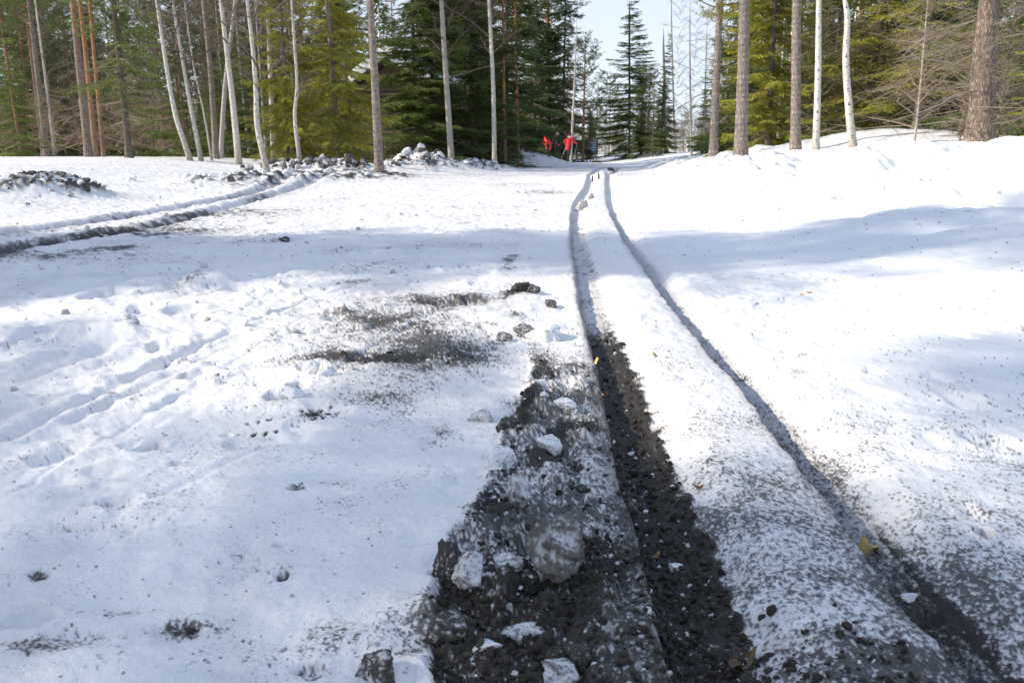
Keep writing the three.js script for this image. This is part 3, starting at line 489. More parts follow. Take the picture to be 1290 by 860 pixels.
tree('pine_tree', 'thin orange pine stem in front of dark spruces by the blue snow mound', 'pine tree', { d: 33, px: [[653, 200], [651, 100], [649, 0]], r: .075, h: 13, bark: 'orange', crown: 'pineA', leaf: 'pine' });
tree('spruce_tree', 'dark spruce behind the left skier in red, beside the thin orange pine', 'spruce tree', { d: 57, px: [[672, 199]], r: .16, h: 16, bark: 'spruce', crown: 'spruceA', leaf: 'dark', cs: 1.5 });
tree('pine_tree', 'large dark pine behind the skiers whose crown edges the open sky', 'pine tree', { d: 59, px: [[693, 198], [690, 0]], r: .17, h: 17, bark: 'pine', crown: 'pineB', leaf: 'pine', cs: 1.5 });
tree('spruce_tree', 'dark tall spruce at the left border of the sky gap', 'spruce tree', { d: 58, px: [[708, 199]], r: .15, h: 15, bark: 'spruce', crown: 'spruceA', leaf: 'dark', cs: 1.35 });
tree('pine_tree', 'shorter bushy pine stepping down towards the sky gap behind the skiers', 'pine tree', { d: 57, px: [[734, 200]], r: .12, h: 8.6, bark: 'orange', crown: 'pineC', leaf: 'pine', cs: 1.1 });
tree('birch_tree', 'thin white birch rising just behind the skier with two poles', 'birch tree', { d: 54, px: [[719, 200], [724, 100]], r: .09, h: 9, bark: 'birch', crown: 'birchB', cs: .8 });
tree('spruce_tree', 'lone pointed spruce standing against the open sky at the end of the track', 'spruce tree', { d: 58, px: [[793, 201], [793, 20]], r: .09, h: 10.3, bark: 'spruce', crown: 'spruceA', leaf: 'mid', cs: 0.96, cw: 1.6 });
tree('spruce_tree', 'small dark young spruce at the right foot of the pointed spruce', 'spruce tree', { d: 53, px: [[822, 202]], r: .05, h: 3.9, bark: 'spruce', crown: 'spruceD', leaf: 'dark' });
tree('spruce_tree', 'tiny bright green spruce below the pointed spruce at the track end', 'spruce tree', { d: 52, px: [[797, 203]], r: .03, h: 2.2, bark: 'spruce', crown: 'spruceD', leaf: 'mid', cs: .52 });
tree('spruce_tree', 'thin greyish spruce against the sky right of the pointed spruce', 'spruce tree', { d: 63, px: [[838, 200], [836, 60]], r: .11, h: 9, bark: 'grey', crown: 'spruceA', leaf: 'dull', cs: .8, cw: .75 });
tree('birch_tree', 'slender bare birch against the sky, left of the tan lit pine', 'birch tree', { d: 43, px: [[871, 200], [869, 60]], r: .065, h: 8, bark: 'birch', crown: 'birchB', cs: .75 });
tree('birch_tree', 'second bare birch close beside the slender one against the sky', 'birch tree', { d: 46, px: [[886, 200], [890, 60]], r: .05, h: 7, bark: 'greybirch', crown: 'birchB', cs: .7 });
tree('birch_tree', 'tall faint bare birch crown against the sky above the track end', 'birch tree', { d: 66, px: [[850, 200], [846, 30]], r: .09, h: 12.5, bark: 'greybirch', crown: 'birchA', cs: 1 });
tree('pine_tree', 'tan lit pine with low yellow green crown at the edge of the right bank', 'pine tree', { d: 21, px: [[899, 190], [903, 90], [908, 0]], r: .125, h: 11, bark: 'grey', crown: 'pineB', leaf: 'yellow', cs: .85, cy: -.5 });
tree('pine_tree', 'thick straight grey brown pine trunk on the crest of the right bank', 'pine tree', { d: 15.5, px: [[934, 185], [936, 100], [938, 0]], r: .145, h: 16, bark: 'grey', crown: 'pineA', leaf: 'pine', cy: 1 });
tree('pine_tree', 'pinkish grey trunk left of the two white birches on the right bank', 'pine tree', { d: 17.5, px: [[1003, 181], [1004, 0]], r: .125, h: 14, bark: 'grey', crown: 'pineA', leaf: 'pine', cy: .5 });
tree('birch_tree', 'straight white birch with black flecks, left of the two bank birches', 'birch tree', { d: 14.8, px: [[1029, 180], [1031, 90], [1032, 0]], r: .071, h: 10, bark: 'whitebirch', crown: 'birchB', cy: 1.6 });
tree('birch_tree', 'creamy birch with a kinked stem, right of the two bank birches', 'birch tree', { d: 12.8, px: [[1076, 185], [1071, 150], [1066, 75], [1068, 20], [1065, 0]], r: .068, h: 9, bark: 'whitebirch', crown: 'birchB', cy: 1.0 });
tree('birch_sapling', 'thin brown sapling with bare twigs between the kinked birch and old trunk', 'sapling', { d: 12, px: [[1152, 181], [1158, 130], [1166, 40]], r: .019, h: 3.4, bark: 'greybirch', crown: 'bush', cs: .75, cy: .25 });
tree('old_pine', 'very thick old dark trunk wrapped in bare dead branches at far right', 'pine tree', { d: 10.6, px: [[1234, 190], [1241, 70], [1247, 0]], r: .185, h: 15, bark: 'pine', crown: 'tangle', cs: .62, cy: .1 });
tree('spruce_tree', 'low yellow spruce bough mass at the right frame edge beside the old trunk', 'spruce tree', { d: 9.6, px: [[1312, 190]], r: .03, h: 2.6, bark: 'spruce', crown: 'spruceD', leaf: 'yellow', cs: .62 });
tree('bush', 'bare brown bush at the left foot of the old thick trunk', 'bush', { d: 11.5, px: [[1208, 190]], r: .015, h: 1.6, bark: 'spruce', crown: 'bush', cs: .6 });
tree('bush', 'bare twiggy bush at the right foot of the old thick trunk', 'bush', { d: 11, px: [[1256, 190]], r: .015, h: 1.6, bark: 'spruce', crown: 'bush', cs: .75 });
tree('spruce_tree', 'yellow green spruce between the thick grey pine and pinkish trunk', 'spruce tree', { d: 22, px: [[968, 186]], r: .1, h: 10, bark: 'spruce', crown: 'spruceA', leaf: 'yellow', cs: .9 });
tree('spruce_tree', 'green spruce right behind the kinked creamy birch', 'spruce tree', { d: 21, px: [[1092, 186]], r: .1, h: 10, bark: 'spruce', crown: 'spruceA', leaf: 'yellow', cs: .95 });
tree('spruce_tree', 'green spruce behind the straight flecked birch on the right bank', 'spruce tree', { d: 25, px: [[1044, 186]], r: .11, h: 11, bark: 'spruce', crown: 'spruceB', leaf: 'mid' });
tree('spruce_tree', 'green spruce behind the thin brown sapling on the right bank', 'spruce tree', { d: 19, px: [[1152, 186]], r: .1, h: 9, bark: 'spruce', crown: 'spruceC', leaf: 'yellow', cs: .85 });
tree('spruce_tree', 'green spruce directly left behind the old thick trunk', 'spruce tree', { d: 17, px: [[1212, 186]], r: .1, h: 10, bark: 'spruce', crown: 'spruceC', leaf: 'mid', cs: .9 });
tree('spruce_tree', 'green spruce behind the right frame edge past the old trunk', 'spruce tree', { d: 16, px: [[1300, 186]], r: .1, h: 10, bark: 'spruce', crown: 'spruceB', leaf: 'mid', cs: .9 });

// the rest of the wood: trees no one could tell apart, each its own object
{
  const r = rng(909), keep = [];
  const ok = (X, d, gapM) => { const x = (X - 645) / 1038 * d; for (const k of keep) if (Math.hypot(k[0] - x, k[1] - d) < gapM) return false; keep.push([x, d]); return true; };
  const kinds = {
    left: [['spruce', 24], ['pine', 36], ['birch', 58], ['youngpine', 14], ['bush', 36]], right: [['spruce', 40], ['pine', 8], ['birch', 8], ['bush', 20]], middle: [['spruce', 6], ['youngpine', 4], ['birch', 14], ['bush', 16]],
  };
  const zone = { left: [-120, 640, 31, 66, 'wood beyond the left verge'], right: [930, 1500, 19, 55, 'wood behind the right bank'], middle: [735, 905, 62, 90, 'wood at the track end'] };
  for (const z in kinds) for (const [kind, n] of kinds[z]) {
    const [X0, X1, d0, d1, where] = zone[z]; let made = 0, tries = 0;
    while (made < n && tries++ < 600) {
      const d = Math.sqrt(lerp(d0 * d0, d1 * d1, r())), X = lerp(X0, X1, r());
      if (X > 440 && X < 600 && d < 40 && kind !== 'spruce') continue;
      if (X > 200 && X < 740 && d > 45 && d < 54) continue;
      if (z === 'left' && kind === 'spruce' && X < 20) continue;
      if (!ok(X, d, 0.9)) continue;
      made++;
      const s = 0.75 + 0.45 * r(), low = z === 'middle' ? 0.58 : 1, at = { d, px: [[X, 198]] };
      if (kind === 'pine') tree('pine_tree', 'slim pine trunk among many in the ' + where, 'pine tree', { ...at, r: .09 * s, h: 13.5 * s * low, bark: r() < .5 ? 'orange' : 'pine', crown: r() < .5 ? 'pineA' : 'pineB', leaf: 'pine', cs: s * low, group: 'pines in the ' + where });
      if (kind === 'birch') tree('birch_tree', 'thin pale birch stem among many in the ' + where, 'birch tree', { ...at, r: .055 * s, h: 10 * s * low, bark: r() < .7 ? 'birch' : 'greybirch', crown: r() < .5 ? 'birchA' : 'birchB', cs: .85 * s * low, group: 'birches in the ' + where });
      if (kind === 'spruce') tree('spruce_tree', 'green spruce among many in the ' + where, 'spruce tree', { ...at, r: .1 * s, h: 11 * s * low, bark: 'spruce', crown: ['spruceA', 'spruceB', 'spruceC'][Math.floor(r() * 3)], leaf: z === 'right' ? ['mid', 'yellow', 'dark'][Math.floor(r() * 3)] : ['mid', 'dark', 'dull'][Math.floor(r() * 3)], cs: s * low, group: 'spruces in the ' + where });
      if (kind === 'youngpine') tree('young_pine', 'bushy young pine among the trunks of the ' + where, 'pine tree', { ...at, r: .07 * s, h: 7 * s, bark: 'orange', crown: 'pineC', leaf: 'pine', cs: s, group: 'young pines in the ' + where });
      if (kind === 'bush') tree('bush', 'bare brown bush at the foot of trunks in the ' + where, 'bush', { ...at, r: .012, h: 2.2 * s, bark: 'spruce', crown: 'bush', cs: 1.1 * s, group: 'bare bushes in the ' + where });
    }
  }
}
// trees to the left of the picture whose shade lies across the track
{
  const shade = (name, label, x, d, o) => { const t = tree(name, label, 'spruce tree', { d: 20, px: [[300, 198]], ...o }); t.position.set(x, H(x, d), -d); return t; };
  shade('spruce_tree', 'tall spruce outside the left edge shading the middle of the road', -9.2, 2.6, { r: .12, h: 12, bark: 'spruce', crown: 'spruceA', leaf: 'mid', cs: .88, cw: 1.25 });
  shade('spruce_tree', 'farther spruce outside the left edge shading the road beyond the first', -12.5, 2.9, { r: .12, h: 13, bark: 'spruce', crown: 'spruceB', leaf: 'mid', cs: .95, cw: 1.2 });
  shade('spruce_tree', 'broad spruce outside the left edge behind the bare stemmed one', -10, -1.35, { r: .14, h: 18.5, bark: 'spruce', crown: 'spruceA', leaf: 'mid', cs: 1.1, cw: 1.1, cy: 5.85 });
  shade('spruce_tree', 'spruce with a bare lower stem outside the left edge shading the dirty foreground', -6.6, -0.55, { r: .1, h: 15.3, bark: 'spruce', crown: 'spruceA', leaf: 'mid', cy: 3.95, cw: .95 });
  shade('spruce_tree', 'small pointed spruce far outside the left edge whose tip shades the near road', -14, -.42, { r: .09, h: 8.4, bark: 'spruce', crown: 'spruceA', leaf: 'mid', cs: .78 });
}
// far wood that reads as one mass
{
  const r = rng(333), col = new THREE.Color();
  const farSpruce = (() => {
    const q = rng(5), f = new Soup(), wood = bag(); tube([V(0, -.3, 0), V(0, 5, 0), V(0, 10, 0)], (k) => .13 * (1 - .9 * k), 5, () => [1.4, 1.1, 1], wood, [1, 1]);
    for (let i = 0; i < 900; i++) { const k = Math.pow(q(), 1.2), a = q() * 6.28, R = 1.9 * (1 - k) + .1, rr = R * Math.sqrt(q()), p = V(Math.cos(a) * rr, 1 + 9 * k - rr * .35, Math.sin(a) * rr), dd = V(Math.cos(a), -.5 + q() * .5, Math.sin(a)).normalize(), g = .6 + .7 * q(); f.blade(p, dd, V(-Math.sin(a), (q() - .5) * .6, Math.cos(a)).normalize(), .3 + .35 * q(), .1 + .08 * q(), [g, g, g]); }
    return [unbag(wood), f.build()];
  })();
  const farBirch = (() => { const c = bareCrown({ h: 9, r: 1.6, y0: 1.5, seed: 8, limbs: 22, sub: 5, fine: 3 }); const o = bag(); tube([V(0, -.3, 0), V(.1, 4, 0), V(.1, 9, .1)], (k) => .08 * (1 - .9 * k), 5, () => [0.42, 0.38, 0.34], o, [1, 1]); return mergeGeometries([unbag(o), c.wood]); })();
  const place = (name, label, geo, mat, n, seed, f, dn = 58, df = 150) => {
    const q = rng(seed), im = new THREE.InstancedMesh(geo, mat, n), m = new THREE.Matrix4();
    for (let i = 0; i < n; i++) {
      let X, d; do { X = lerp(-130, 1650, q()); d = Math.sqrt(lerp(dn * dn, df * df, q())); } while ((X > 715 && X < 895 && d < 92) || (d < 55 && X > 430 && X < 745));
      const x = (X - 645) / 1038 * d, mid = X > 715 && X < 900 ? 0.42 : 1, s = f * mid * (0.75 + 0.5 * q());
      m.compose(V(x, H(x, d), -d), new THREE.Quaternion().setFromAxisAngle(V(0, 1, 0), q() * 6.28), V(s, s, s)); im.setMatrixAt(i, m);
      const g = 0.8 + 0.4 * q(); im.setColorAt(i, col.setRGB(g, g, g));
    }
    im.name = name; im.castShadow = im.receiveShadow = true; scene.add(im); tag(im, label, 'wood', null, 'stuff');
  };
  place('far_conifers', 'far conifer wood reading as one green mass behind the nearer trees', farSpruce[1], LEAF.mid, 620, 1, 1.15);
  place('far_conifer_stems', 'stems of the far conifer wood', farSpruce[0], M.twig, 620, 1, 1.15);
  const under = bareCrown({ h: 2.4, r: 1.1, y0: 0.05, seed: 88, limbs: 16, sub: 6, fine: 4, col: [0.30, 0.22, 0.15], rise: 0.6, wob: 0.25 });
  place('undergrowth', 'brown twiggy undergrowth between the trunks of the wood', under.wood, M.twig, 620, 3, 1, 27, 95);
  place('young_growth', 'low green spruce growth between the trunks of the wood', CROWN.spruceD.leaf, LEAF.mid, 560, 4, 1.15, 29, 85);
  place('far_birches', 'far bare birch wood reading as one brown haze of twigs', farBirch, M.twig, 330, 2, 1.1);
}

// ---------------------------------------------------------------- log cabin behind the spruces
{
  const d = 36, c = ahead(520, 198, d), t = thing('log_cabin', 'brown log cabin with snow on its roof half hidden by spruces', 'cabin'); t.position.set(c.x, H(c.x, d), -d); t.rotation.y = Math.PI / 2 - 0.25;
  const wood = std({ name: 'log_wood', color: new THREE.Color(0.2, 0.145, 0.105), map: barkMap, roughness: .9 }), snow = M.lump, dark = std({ name: 'roof_board', color: new THREE.Color(.12, .1, .085), roughness: .9 });
  const lg = new THREE.CylinderGeometry(.1, .1, 4.6, 10); lg.rotateZ(Math.PI / 2); const sg = new THREE.CylinderGeometry(.1, .1, 3.6, 10); sg.rotateX(Math.PI / 2);
  for (let i = 0; i < 16; i++) { for (const z of [-1.6, 1.6]) { const m = mesh('log', lg, wood, t); m.position.set(0, .1 + i * .19, z); } for (const x of [-2.1, 2.1]) { const m = mesh('log', sg, wood, t); m.position.set(x, .195 + i * .19, 0); } }
  const slab = (w, th, dep, rough) => { const g = new THREE.BoxGeometry(w, th, dep, 30, 3, 30), p = g.attributes.position, cc = new Float32Array(p.count * 3).fill(.86); for (let i = 0; i < p.count; i++) { const e = 1 - Math.max(Math.abs(p.getX(i)) / (w / 2), Math.abs(p.getZ(i)) / (dep / 2)) ** 6; if (rough && p.getY(i) > 0) p.setY(i, p.getY(i) * (0.45 + .55 * e) + .05 * noise2(p.getX(i) * 2, p.getZ(i) * 2)); } g.setAttribute('color', new THREE.BufferAttribute(cc, 3)); g.computeVertexNormals(); return g; };
  for (const s of [-1, 1]) {
    const b = mesh('roof', slab(5.4, .08, 2.4), dark, t); b.position.set(0, 3.61, s * 1.0); b.rotation.x = s * .55;
    const w = mesh('roof_snow', slab(5.5, .5, 2.42, true), snow, t); w.position.set(0, 3.88, s * 1.04); w.rotation.x = s * .55;
  }
  const gab = new THREE.Shape([new THREE.Vector2(-1.6, 0), new THREE.Vector2(1.6, 0), new THREE.Vector2(0, .98)]), gg = new THREE.ExtrudeGeometry(gab, { depth: .08, bevelEnabled: false }); gg.rotateY(Math.PI / 2);
  for (const x of [-2.1, 2.02]) { const m = mesh('gable', gg, wood, t); m.position.set(x, 3.12, 0); }
}

// ---------------------------------------------------------------- lumps of snow and soil
function lumpGeo({ seed, n = 14, sx = 1, sy = .75, sz = 1, rough = .28, dirt = .3, base = dirt > .12 ? [0.62, 0.62, 0.635] : [0.78, 0.785, 0.8], soil = dirt > .6 ? [0.035, 0.029, 0.024] : [0.10, 0.088, 0.078], fine = 1 }) {
  let g = new THREE.IcosahedronGeometry(1, n); g.deleteAttribute('uv'); g.deleteAttribute('normal'); g = mergeVertices(g, 1e-5);
  const p = g.attributes.position, c = new Float32Array(p.count * 3), o = seed * 7.31, pr = rng(seed * 91 + 7), planes = [];
  for (let i = 0; i < 11; i++) { const zz = pr() * 2 - 1, aa = pr() * 6.28, ww = Math.sqrt(1 - zz * zz); planes.push([ww * Math.cos(aa), zz, ww * Math.sin(aa), .48 + .42 * pr()]); }
  for (let i = 0; i < p.count; i++) {
    const x = p.getX(i), y0 = p.getY(i), z = p.getZ(i), y = y0 * clamp(sy / sx * 1.2, .15, 1.2);
    const a = noise3(x * 1.3 + o, y * 1.3, z * 1.3), b = noise3(x * 3.1 + o, y * 3.1 + 5, z * 3.1), e = noise3(x * 8 + o, y * 8, z * 8 + 2), w = worley(x * 2.2 + o + z, y * 2.2 + z * 1.4);
    const f = noise3(x * 13 + o, y * 13, z * 13); let cut = 1.12; for (const [nx, ny, nz, dd] of planes) { const c = nx * x + ny * y0 + nz * z; if (c > .05) { const v = dd / c, hh = clamp(.5 + .5 * (cut - v) / .1, 0, 1); cut = lerp(cut, v, hh) - .1 * hh * (1 - hh); } }
    const k = cut * (1 + rough * (.45 * a + .4 * b + .2 * e * fine)) + .05 * f * fine + .022 * noise3(x * 27, y * 27 + o, z * 27) * fine;
    p.setXYZ(i, x * k * sx, y0 * k * sy, z * k * sz);
    const n2 = .5 + .5 * (.6 * b + .45 * e + .3 * noise3(x * 17 + o, y * 17, z * 17) + .25 * noise3(x * 34 + o, y * 34, z * 34)), th = .72 - dirt * .5, m = ss(th - .11, th + .13, n2) * (dirt > 0 ? 1 : 0), gr = 1 - .62 * Math.min(1, dirt * 1.1) * ss(-.4, .5, b + .4 * e), v = .93 + .07 * noise3(x * 5, y * 5 + o, z * 5);
    for (let q = 0; q < 3; q++) c[i * 3 + q] = lerp(base[q] * v * gr, soil[q] * (.7 + .6 * n2), Math.min(.97, m));
  }
  g.setAttribute('color', new THREE.BufferAttribute(c, 3)); g.computeVertexNormals(); return g;
}
// name, label, category, pixel place of the foot, width and height in pixels, shape
const SNOWY = 'snow lump', SOIL = 'soil clod';
const lumps = [
  ['snow_lump', 'largest rounded dirty snow lump lying on the dirty band left of the track', SNOWY, 705, 722, 84, 74, { seed: 1, n: 26, dirt: .52, rough: .6 }],
  ['snow_lump', 'pale snow lump with dirty foot up left of the largest lump', SNOWY, 655, 636, 50, 40, { seed: 2, n: 20, dirt: .28, rough: .36 }],
  ['snow_lump', 'smooth pale round snow ball midway along the dirty band', SNOWY, 693, 571, 32, 27, { seed: 3, n: 16, dirt: .08, rough: .2 }],
  ['snow_lump', 'flat white snow slab on dark soil at the far end of the dirty band', SNOWY, 690, 428, 54, 22, { seed: 4, n: 18, dirt: .1, rough: .3 }],
  ['soil_clod', 'ragged dark clod of soil at the tip of the dirty band', SOIL, 657, 368, 36, 18, { seed: 5, n: 16, dirt: .95, rough: .5 }],
  ['soil_clod', 'smaller dark clod touching the ragged clod on its right', SOIL, 672, 370, 18, 11, { seed: 6, n: 12, dirt: .7, rough: .45 }],
  ['soil_clod', 'single dark angular clod with long shade beside the left groove', SOIL, 696, 386, 17, 14, { seed: 7, n: 12, dirt: .8, rough: .4, soil: [.08, .065, .05] }],
  ['snow_lump', 'small white snow piece near the left groove above the round ball', SNOWY, 712, 521, 28, 16, { seed: 8, n: 12, dirt: .05, rough: .3 }],
  ['snow_lump', 'small white snow piece left of the one near the groove', SNOWY, 687, 515, 14, 9, { seed: 9, n: 8, dirt: 0, rough: .3 }],
  ['snow_lump', 'low white snow hump on the road edge left of the round ball', SNOWY, 634, 588, 56, 26, { seed: 10, n: 16, dirt: .06, rough: .3 }],
  ['snow_lump', 'low brownish snow hump on the road edge above the white hump', SNOWY, 607, 530, 36, 18, { seed: 11, n: 14, dirt: .2, rough: .35 }],
  ['snow_lump', 'rough grey snow piece at the left of the flat white slab', SNOWY, 658, 424, 26, 20, { seed: 12, n: 14, dirt: .5, rough: .45 }],
  ['soil_clod', 'dark soil crest sticking up at the broken road edge', SOIL, 563, 728, 40, 52, { seed: 13, n: 20, dirt: .8, rough: .5 }],
  ['snow_lump', 'pale ridge of snow right beside the soil crest', SNOWY, 592, 740, 52, 34, { seed: 14, n: 18, dirt: .2, rough: .35 }],
  ['snow_lump', 'pale bluish snow piece between the soil crest and the largest lump', SNOWY, 638, 728, 44, 24, { seed: 15, n: 16, dirt: .22, rough: .35 }],
  ['snow_lump', 'pale snow piece below the largest lump in the dark soil', SNOWY, 655, 790, 56, 30, { seed: 16, n: 18, dirt: .3, rough: .35 }],
  ['snow_lump', 'long flat pale snow piece in the dark soil near the bottom', SNOWY, 612, 812, 38, 16, { seed: 17, n: 14, dirt: .1, rough: .3 }],
  ['snow_lump', 'speckled pale snow piece lowest by the groove wall', SNOWY, 712, 846, 60, 30, { seed: 18, n: 18, dirt: .35, rough: .35 }],
  ['soil_clod', 'dark furry clod alone on the white road at the bottom edge', SOIL, 473, 856, 46, 42, { seed: 19, n: 20, dirt: .62, rough: .4 }],
  ['soil_clod', 'dark clod against the broken road edge near the bottom', SOIL, 560, 800, 52, 40, { seed: 20, n: 18, dirt: .72, rough: .45 }],
  ['soil_clod', 'dark clod deep in the soil near the bottom right of the band', SOIL, 730, 828, 40, 28, { seed: 21, n: 16, dirt: .9, rough: .45 }],
  ['snow_lump', 'smooth grey snow lump by the boot prints on the road', SNOWY, 390, 472, 26, 17, { seed: 22, n: 14, dirt: 0, rough: .25 }],
  ['snow_lump', 'small snow piece behind the boot prints on the road', SNOWY, 408, 476, 20, 10, { seed: 23, n: 12, dirt: 0, rough: .25 }],
  ['snow_lump', 'snow crumb heap left of the grey lump by the boot prints', SNOWY, 368, 503, 34, 12, { seed: 24, n: 14, dirt: 0, rough: .3 }],
  ['snow_lump', 'lone snow lump on the sunny edge of the shaded road at left', SNOWY, 160, 322, 17, 10, { seed: 25, n: 12, dirt: .05, rough: .3 }],
  ['snow_lump', 'snow lump in the shaded road below the thawed streaks', SNOWY, 312, 366, 22, 15, { seed: 26, n: 12, dirt: 0, rough: .3 }],
  ['snow_lump', 'snow lump left of the small grey piece on the shaded road', SNOWY, 34, 428, 30, 14, { seed: 27, n: 14, dirt: .05, rough: .3 }],
  ['snow_lump', 'small grey snow piece at the right end of a low pushed ridge', SNOWY, 163, 418, 22, 11, { seed: 29, n: 12, dirt: .15, rough: .35 }],
  ['snow_lump', 'crumbling brownish snow piece lying in the left groove far off', SNOWY, 734, 260, 17, 14, { seed: 30, n: 14, dirt: .3, rough: .45, soil: [.3, .24, .18] }],
  ['snow_lump', 'smaller crumbling piece beside the brownish piece in the groove', SNOWY, 744, 251, 10, 9, { seed: 31, n: 10, dirt: .35, rough: .45, soil: [.3, .24, .18] }],
  ['snow_lump', 'smooth pale snow piece in the right groove below the curled leaf', SNOWY, 1152, 716, 18, 10, { seed: 32, n: 10, dirt: 0, rough: .25 }],
  ['snow_lump', 'white snow piece in the dark trough beside the brown leaf', SNOWY, 854, 690, 24, 14, { seed: 33, n: 12, dirt: .12, rough: .3 }],
  ['snow_lump', 'tiny white snow crumb in the trough, upper of two', SNOWY, 775, 534, 9, 8, { seed: 34, n: 8, dirt: 0, rough: .3 }],
  ['snow_lump', 'tiny white snow crumb in the trough, lower of two', SNOWY, 797, 549, 9, 7, { seed: 35, n: 8, dirt: 0, rough: .3 }],
  ['soil_clod', 'dark soil lump far off at the bend of the ski track', SOIL, 770, 215, 9, 4, { seed: 36, n: 12, dirt: .85, rough: .45 }],
  ['soil_clod', 'small dark soil lump far off near the sign', SOIL, 752, 205, 12, 4, { seed: 37, n: 10, dirt: .9, rough: .45 }],
  ['soil_clod', 'dark frayed clod at the left tip of the dirty band by the thawed patch', SOIL, 632, 428, 22, 14, { seed: 38, n: 12, dirt: .6, rough: .5 }],
  ['soil_clod', 'dark clod on the snow edge left of the dirty band', SOIL, 640, 545, 34, 20, { seed: 39, n: 14, dirt: .85, rough: .45 }],
  ['soil_clod', 'dark small clod right of the pale lump with dirty foot', SOIL, 735, 622, 20, 12, { seed: 40, n: 10, dirt: .95, rough: .35 }],
  ['soil_clod', 'small square dark clod on the road, beyond the shaded part', SOIL, 357, 304, 14, 6, { seed: 41, n: 10, dirt: .8, rough: .4 }],
];
for (const [name, label, cat, X, Y, w, h, o] of lumps) {
  const p = spot(X, Y), D = Math.hypot(p.x, p.d), scale = Math.hypot(D, CAM_H) / F, rx = w * scale / 2, ry = h * scale / 2;
  const g = lumpGeo({ ...o, sx: rx, sz: rx * .85, sy: ry * 1.25 });
  const m = mesh(name, g, M.lump); m.position.set(p.x, H(p.x, p.d + rx * .4) + ry * .42, -p.d - rx * .4); m.rotation.y = o.seed * .7 % 0.6 - .3;
  tag(m, label, cat);
}
// heaps with separate chunks
{
  const geos = []; for (let i = 0; i < 10; i++) geos.push(lumpGeo({ seed: 100 + i, n: 5, sx: 1, sy: .75, sz: .9, rough: .5, dirt: [.0, .75, .25, .0, .9, .4, .1, .6, .0, .85][i] }));
  const heap = (label, list, seed) => {
    const r = rng(seed), t = thing('snow_heap', label, 'snow heap'), [bx, , bd] = list[0]; t.position.set(bx, H(bx, bd), -bd);
    for (const [x, sxp, d, sdp, n, s0, s1, dirty] of list) for (let i = 0; i < n; i++) {
      const px = x + (r() + r() - 1) * sxp, pd = d + (r() + r() - 1) * sdp, s = s0 * .7 + (s1 * 1.25 - s0) * Math.pow(r(), 3), gi = r() < dirty ? [1, 4, 7, 9, 5][Math.floor(r() * 5)] : [0, 2, 3, 6, 8][Math.floor(r() * 5)];
      const m = mesh(gi === 1 || gi === 4 || gi === 9 ? 'soil_chunk' : 'snow_chunk', geos[gi], M.lump, t);
      m.position.set(px - bx, H(px, pd) - H(bx, bd) + s * .12, -(pd - bd)); m.scale.set(s * (.8 + .5 * r()), s * (.6 + .5 * r()), s); m.rotation.set(r() * .6, r() * 6.28, r() * .6);
    }
  };
  heap('dark heap of broken soil and snow chunks on the left verge', [[-4.35, .42, 7.85, .5, 170, .014, .05, .78], [-4.85, .5, 7.4, .45, 60, .02, .06, .25]], 1);
  heap('large heap of snow chunks right of the thick bare grey trunk', [[-2.35, 1.2, 21.2, 1.2, 170, .03, .11, .55], [-1.1, .9, 23.5, .8, 40, .03, .1, .6]], 2);
  heap('low dark soil heap in front of the yellow green spruce', [[-4.6, 1.7, 19, .7, 190, .03, .10, .85]], 3);
  heap('scattered white snow chunks thrown beside the ruts, before the soil heap', [[-4.2, 1.0, 13, 2.6, 80, .02, .08, .1], [-3.4, 1.0, 16, 2.4, 80, .02, .09, .25]], 4);
}
// crumbs lying on the dirty snow
{
  const scatter = (name, label, geo, mat, n, seed, want, s0, s1, boxes) => {
    const r = rng(seed), im = new THREE.InstancedMesh(geo, mat, n), m = new THREE.Matrix4(), e = new THREE.Euler(), q = new THREE.Quaternion(), c = new THREE.Color(); let i = 0, guard = 0;
    while (i < n && guard++ < n * 60) {
      const [x0, x1, d0, d1] = boxes[Math.floor(r() * boxes.length)], x = lerp(x0, x1, r()), d = lerp(d0, d1, r() * r()), [h, dirt] = ground(x, d);
      if (r() > want(dirt, x, d)) continue;
      const s = (s0 + (s1 - s0) * Math.pow(r(), 4)) * Math.min(2.2, .7 + .3 * d);
      m.compose(V(x, h + s * .3, -d), q.setFromEuler(e.set(r() * 6, r() * 6, r() * 6)), V(s * (.7 + .7 * r()), s * (.5 + .5 * r()), s)); im.setMatrixAt(i, m); const g = .6 + .8 * r(); im.setColorAt(i, c.setRGB(g, g, g)); i++;
    }
    im.count = i; im.name = name; im.castShadow = im.receiveShadow = true; scene.add(im); tag(im, label, 'crumbs', null, 'stuff');
  };
  const strip = (g) => { g.deleteAttribute('color'); return g; };
  const cg = strip(lumpGeo({ seed: 61, n: 3, rough: .4, dirt: 0 }));
  scatter('soil_crumbs', 'dark soil crumbs strewn along the ski track and thawed patches', cg, M.dirtCrumb, 9500, 5, (k) => ss(.45, 1, k), .0007, .0062, [[-.4, .3, .5, 2.2], [-.25, .35, .5, 1.6], [-.25, .35, .5, 1.2]]);
  scatter('snow_crumbs', 'small white snow crumbs lying on the dirty band and road', cg, M.snowCrumb, 1300, 6, (k, x) => .05 + .95 * ss(.35, .8, k), .0006, .0046, [[-.4, .3, .5, 2.2], [-.25, .3, .5, 1.5], [-1.5, .8, .6, 4.5]]);
  scatter('snow_clots', 'white clots of thrown snow on the road and verge', cg, M.snowCrumb, 420, 7, () => 1, .002, .011, [[-3.5, -.3, 1.2, 10], [-2.5, -.3, 1.2, 5], [-6, -3, 4, 14]]);
}
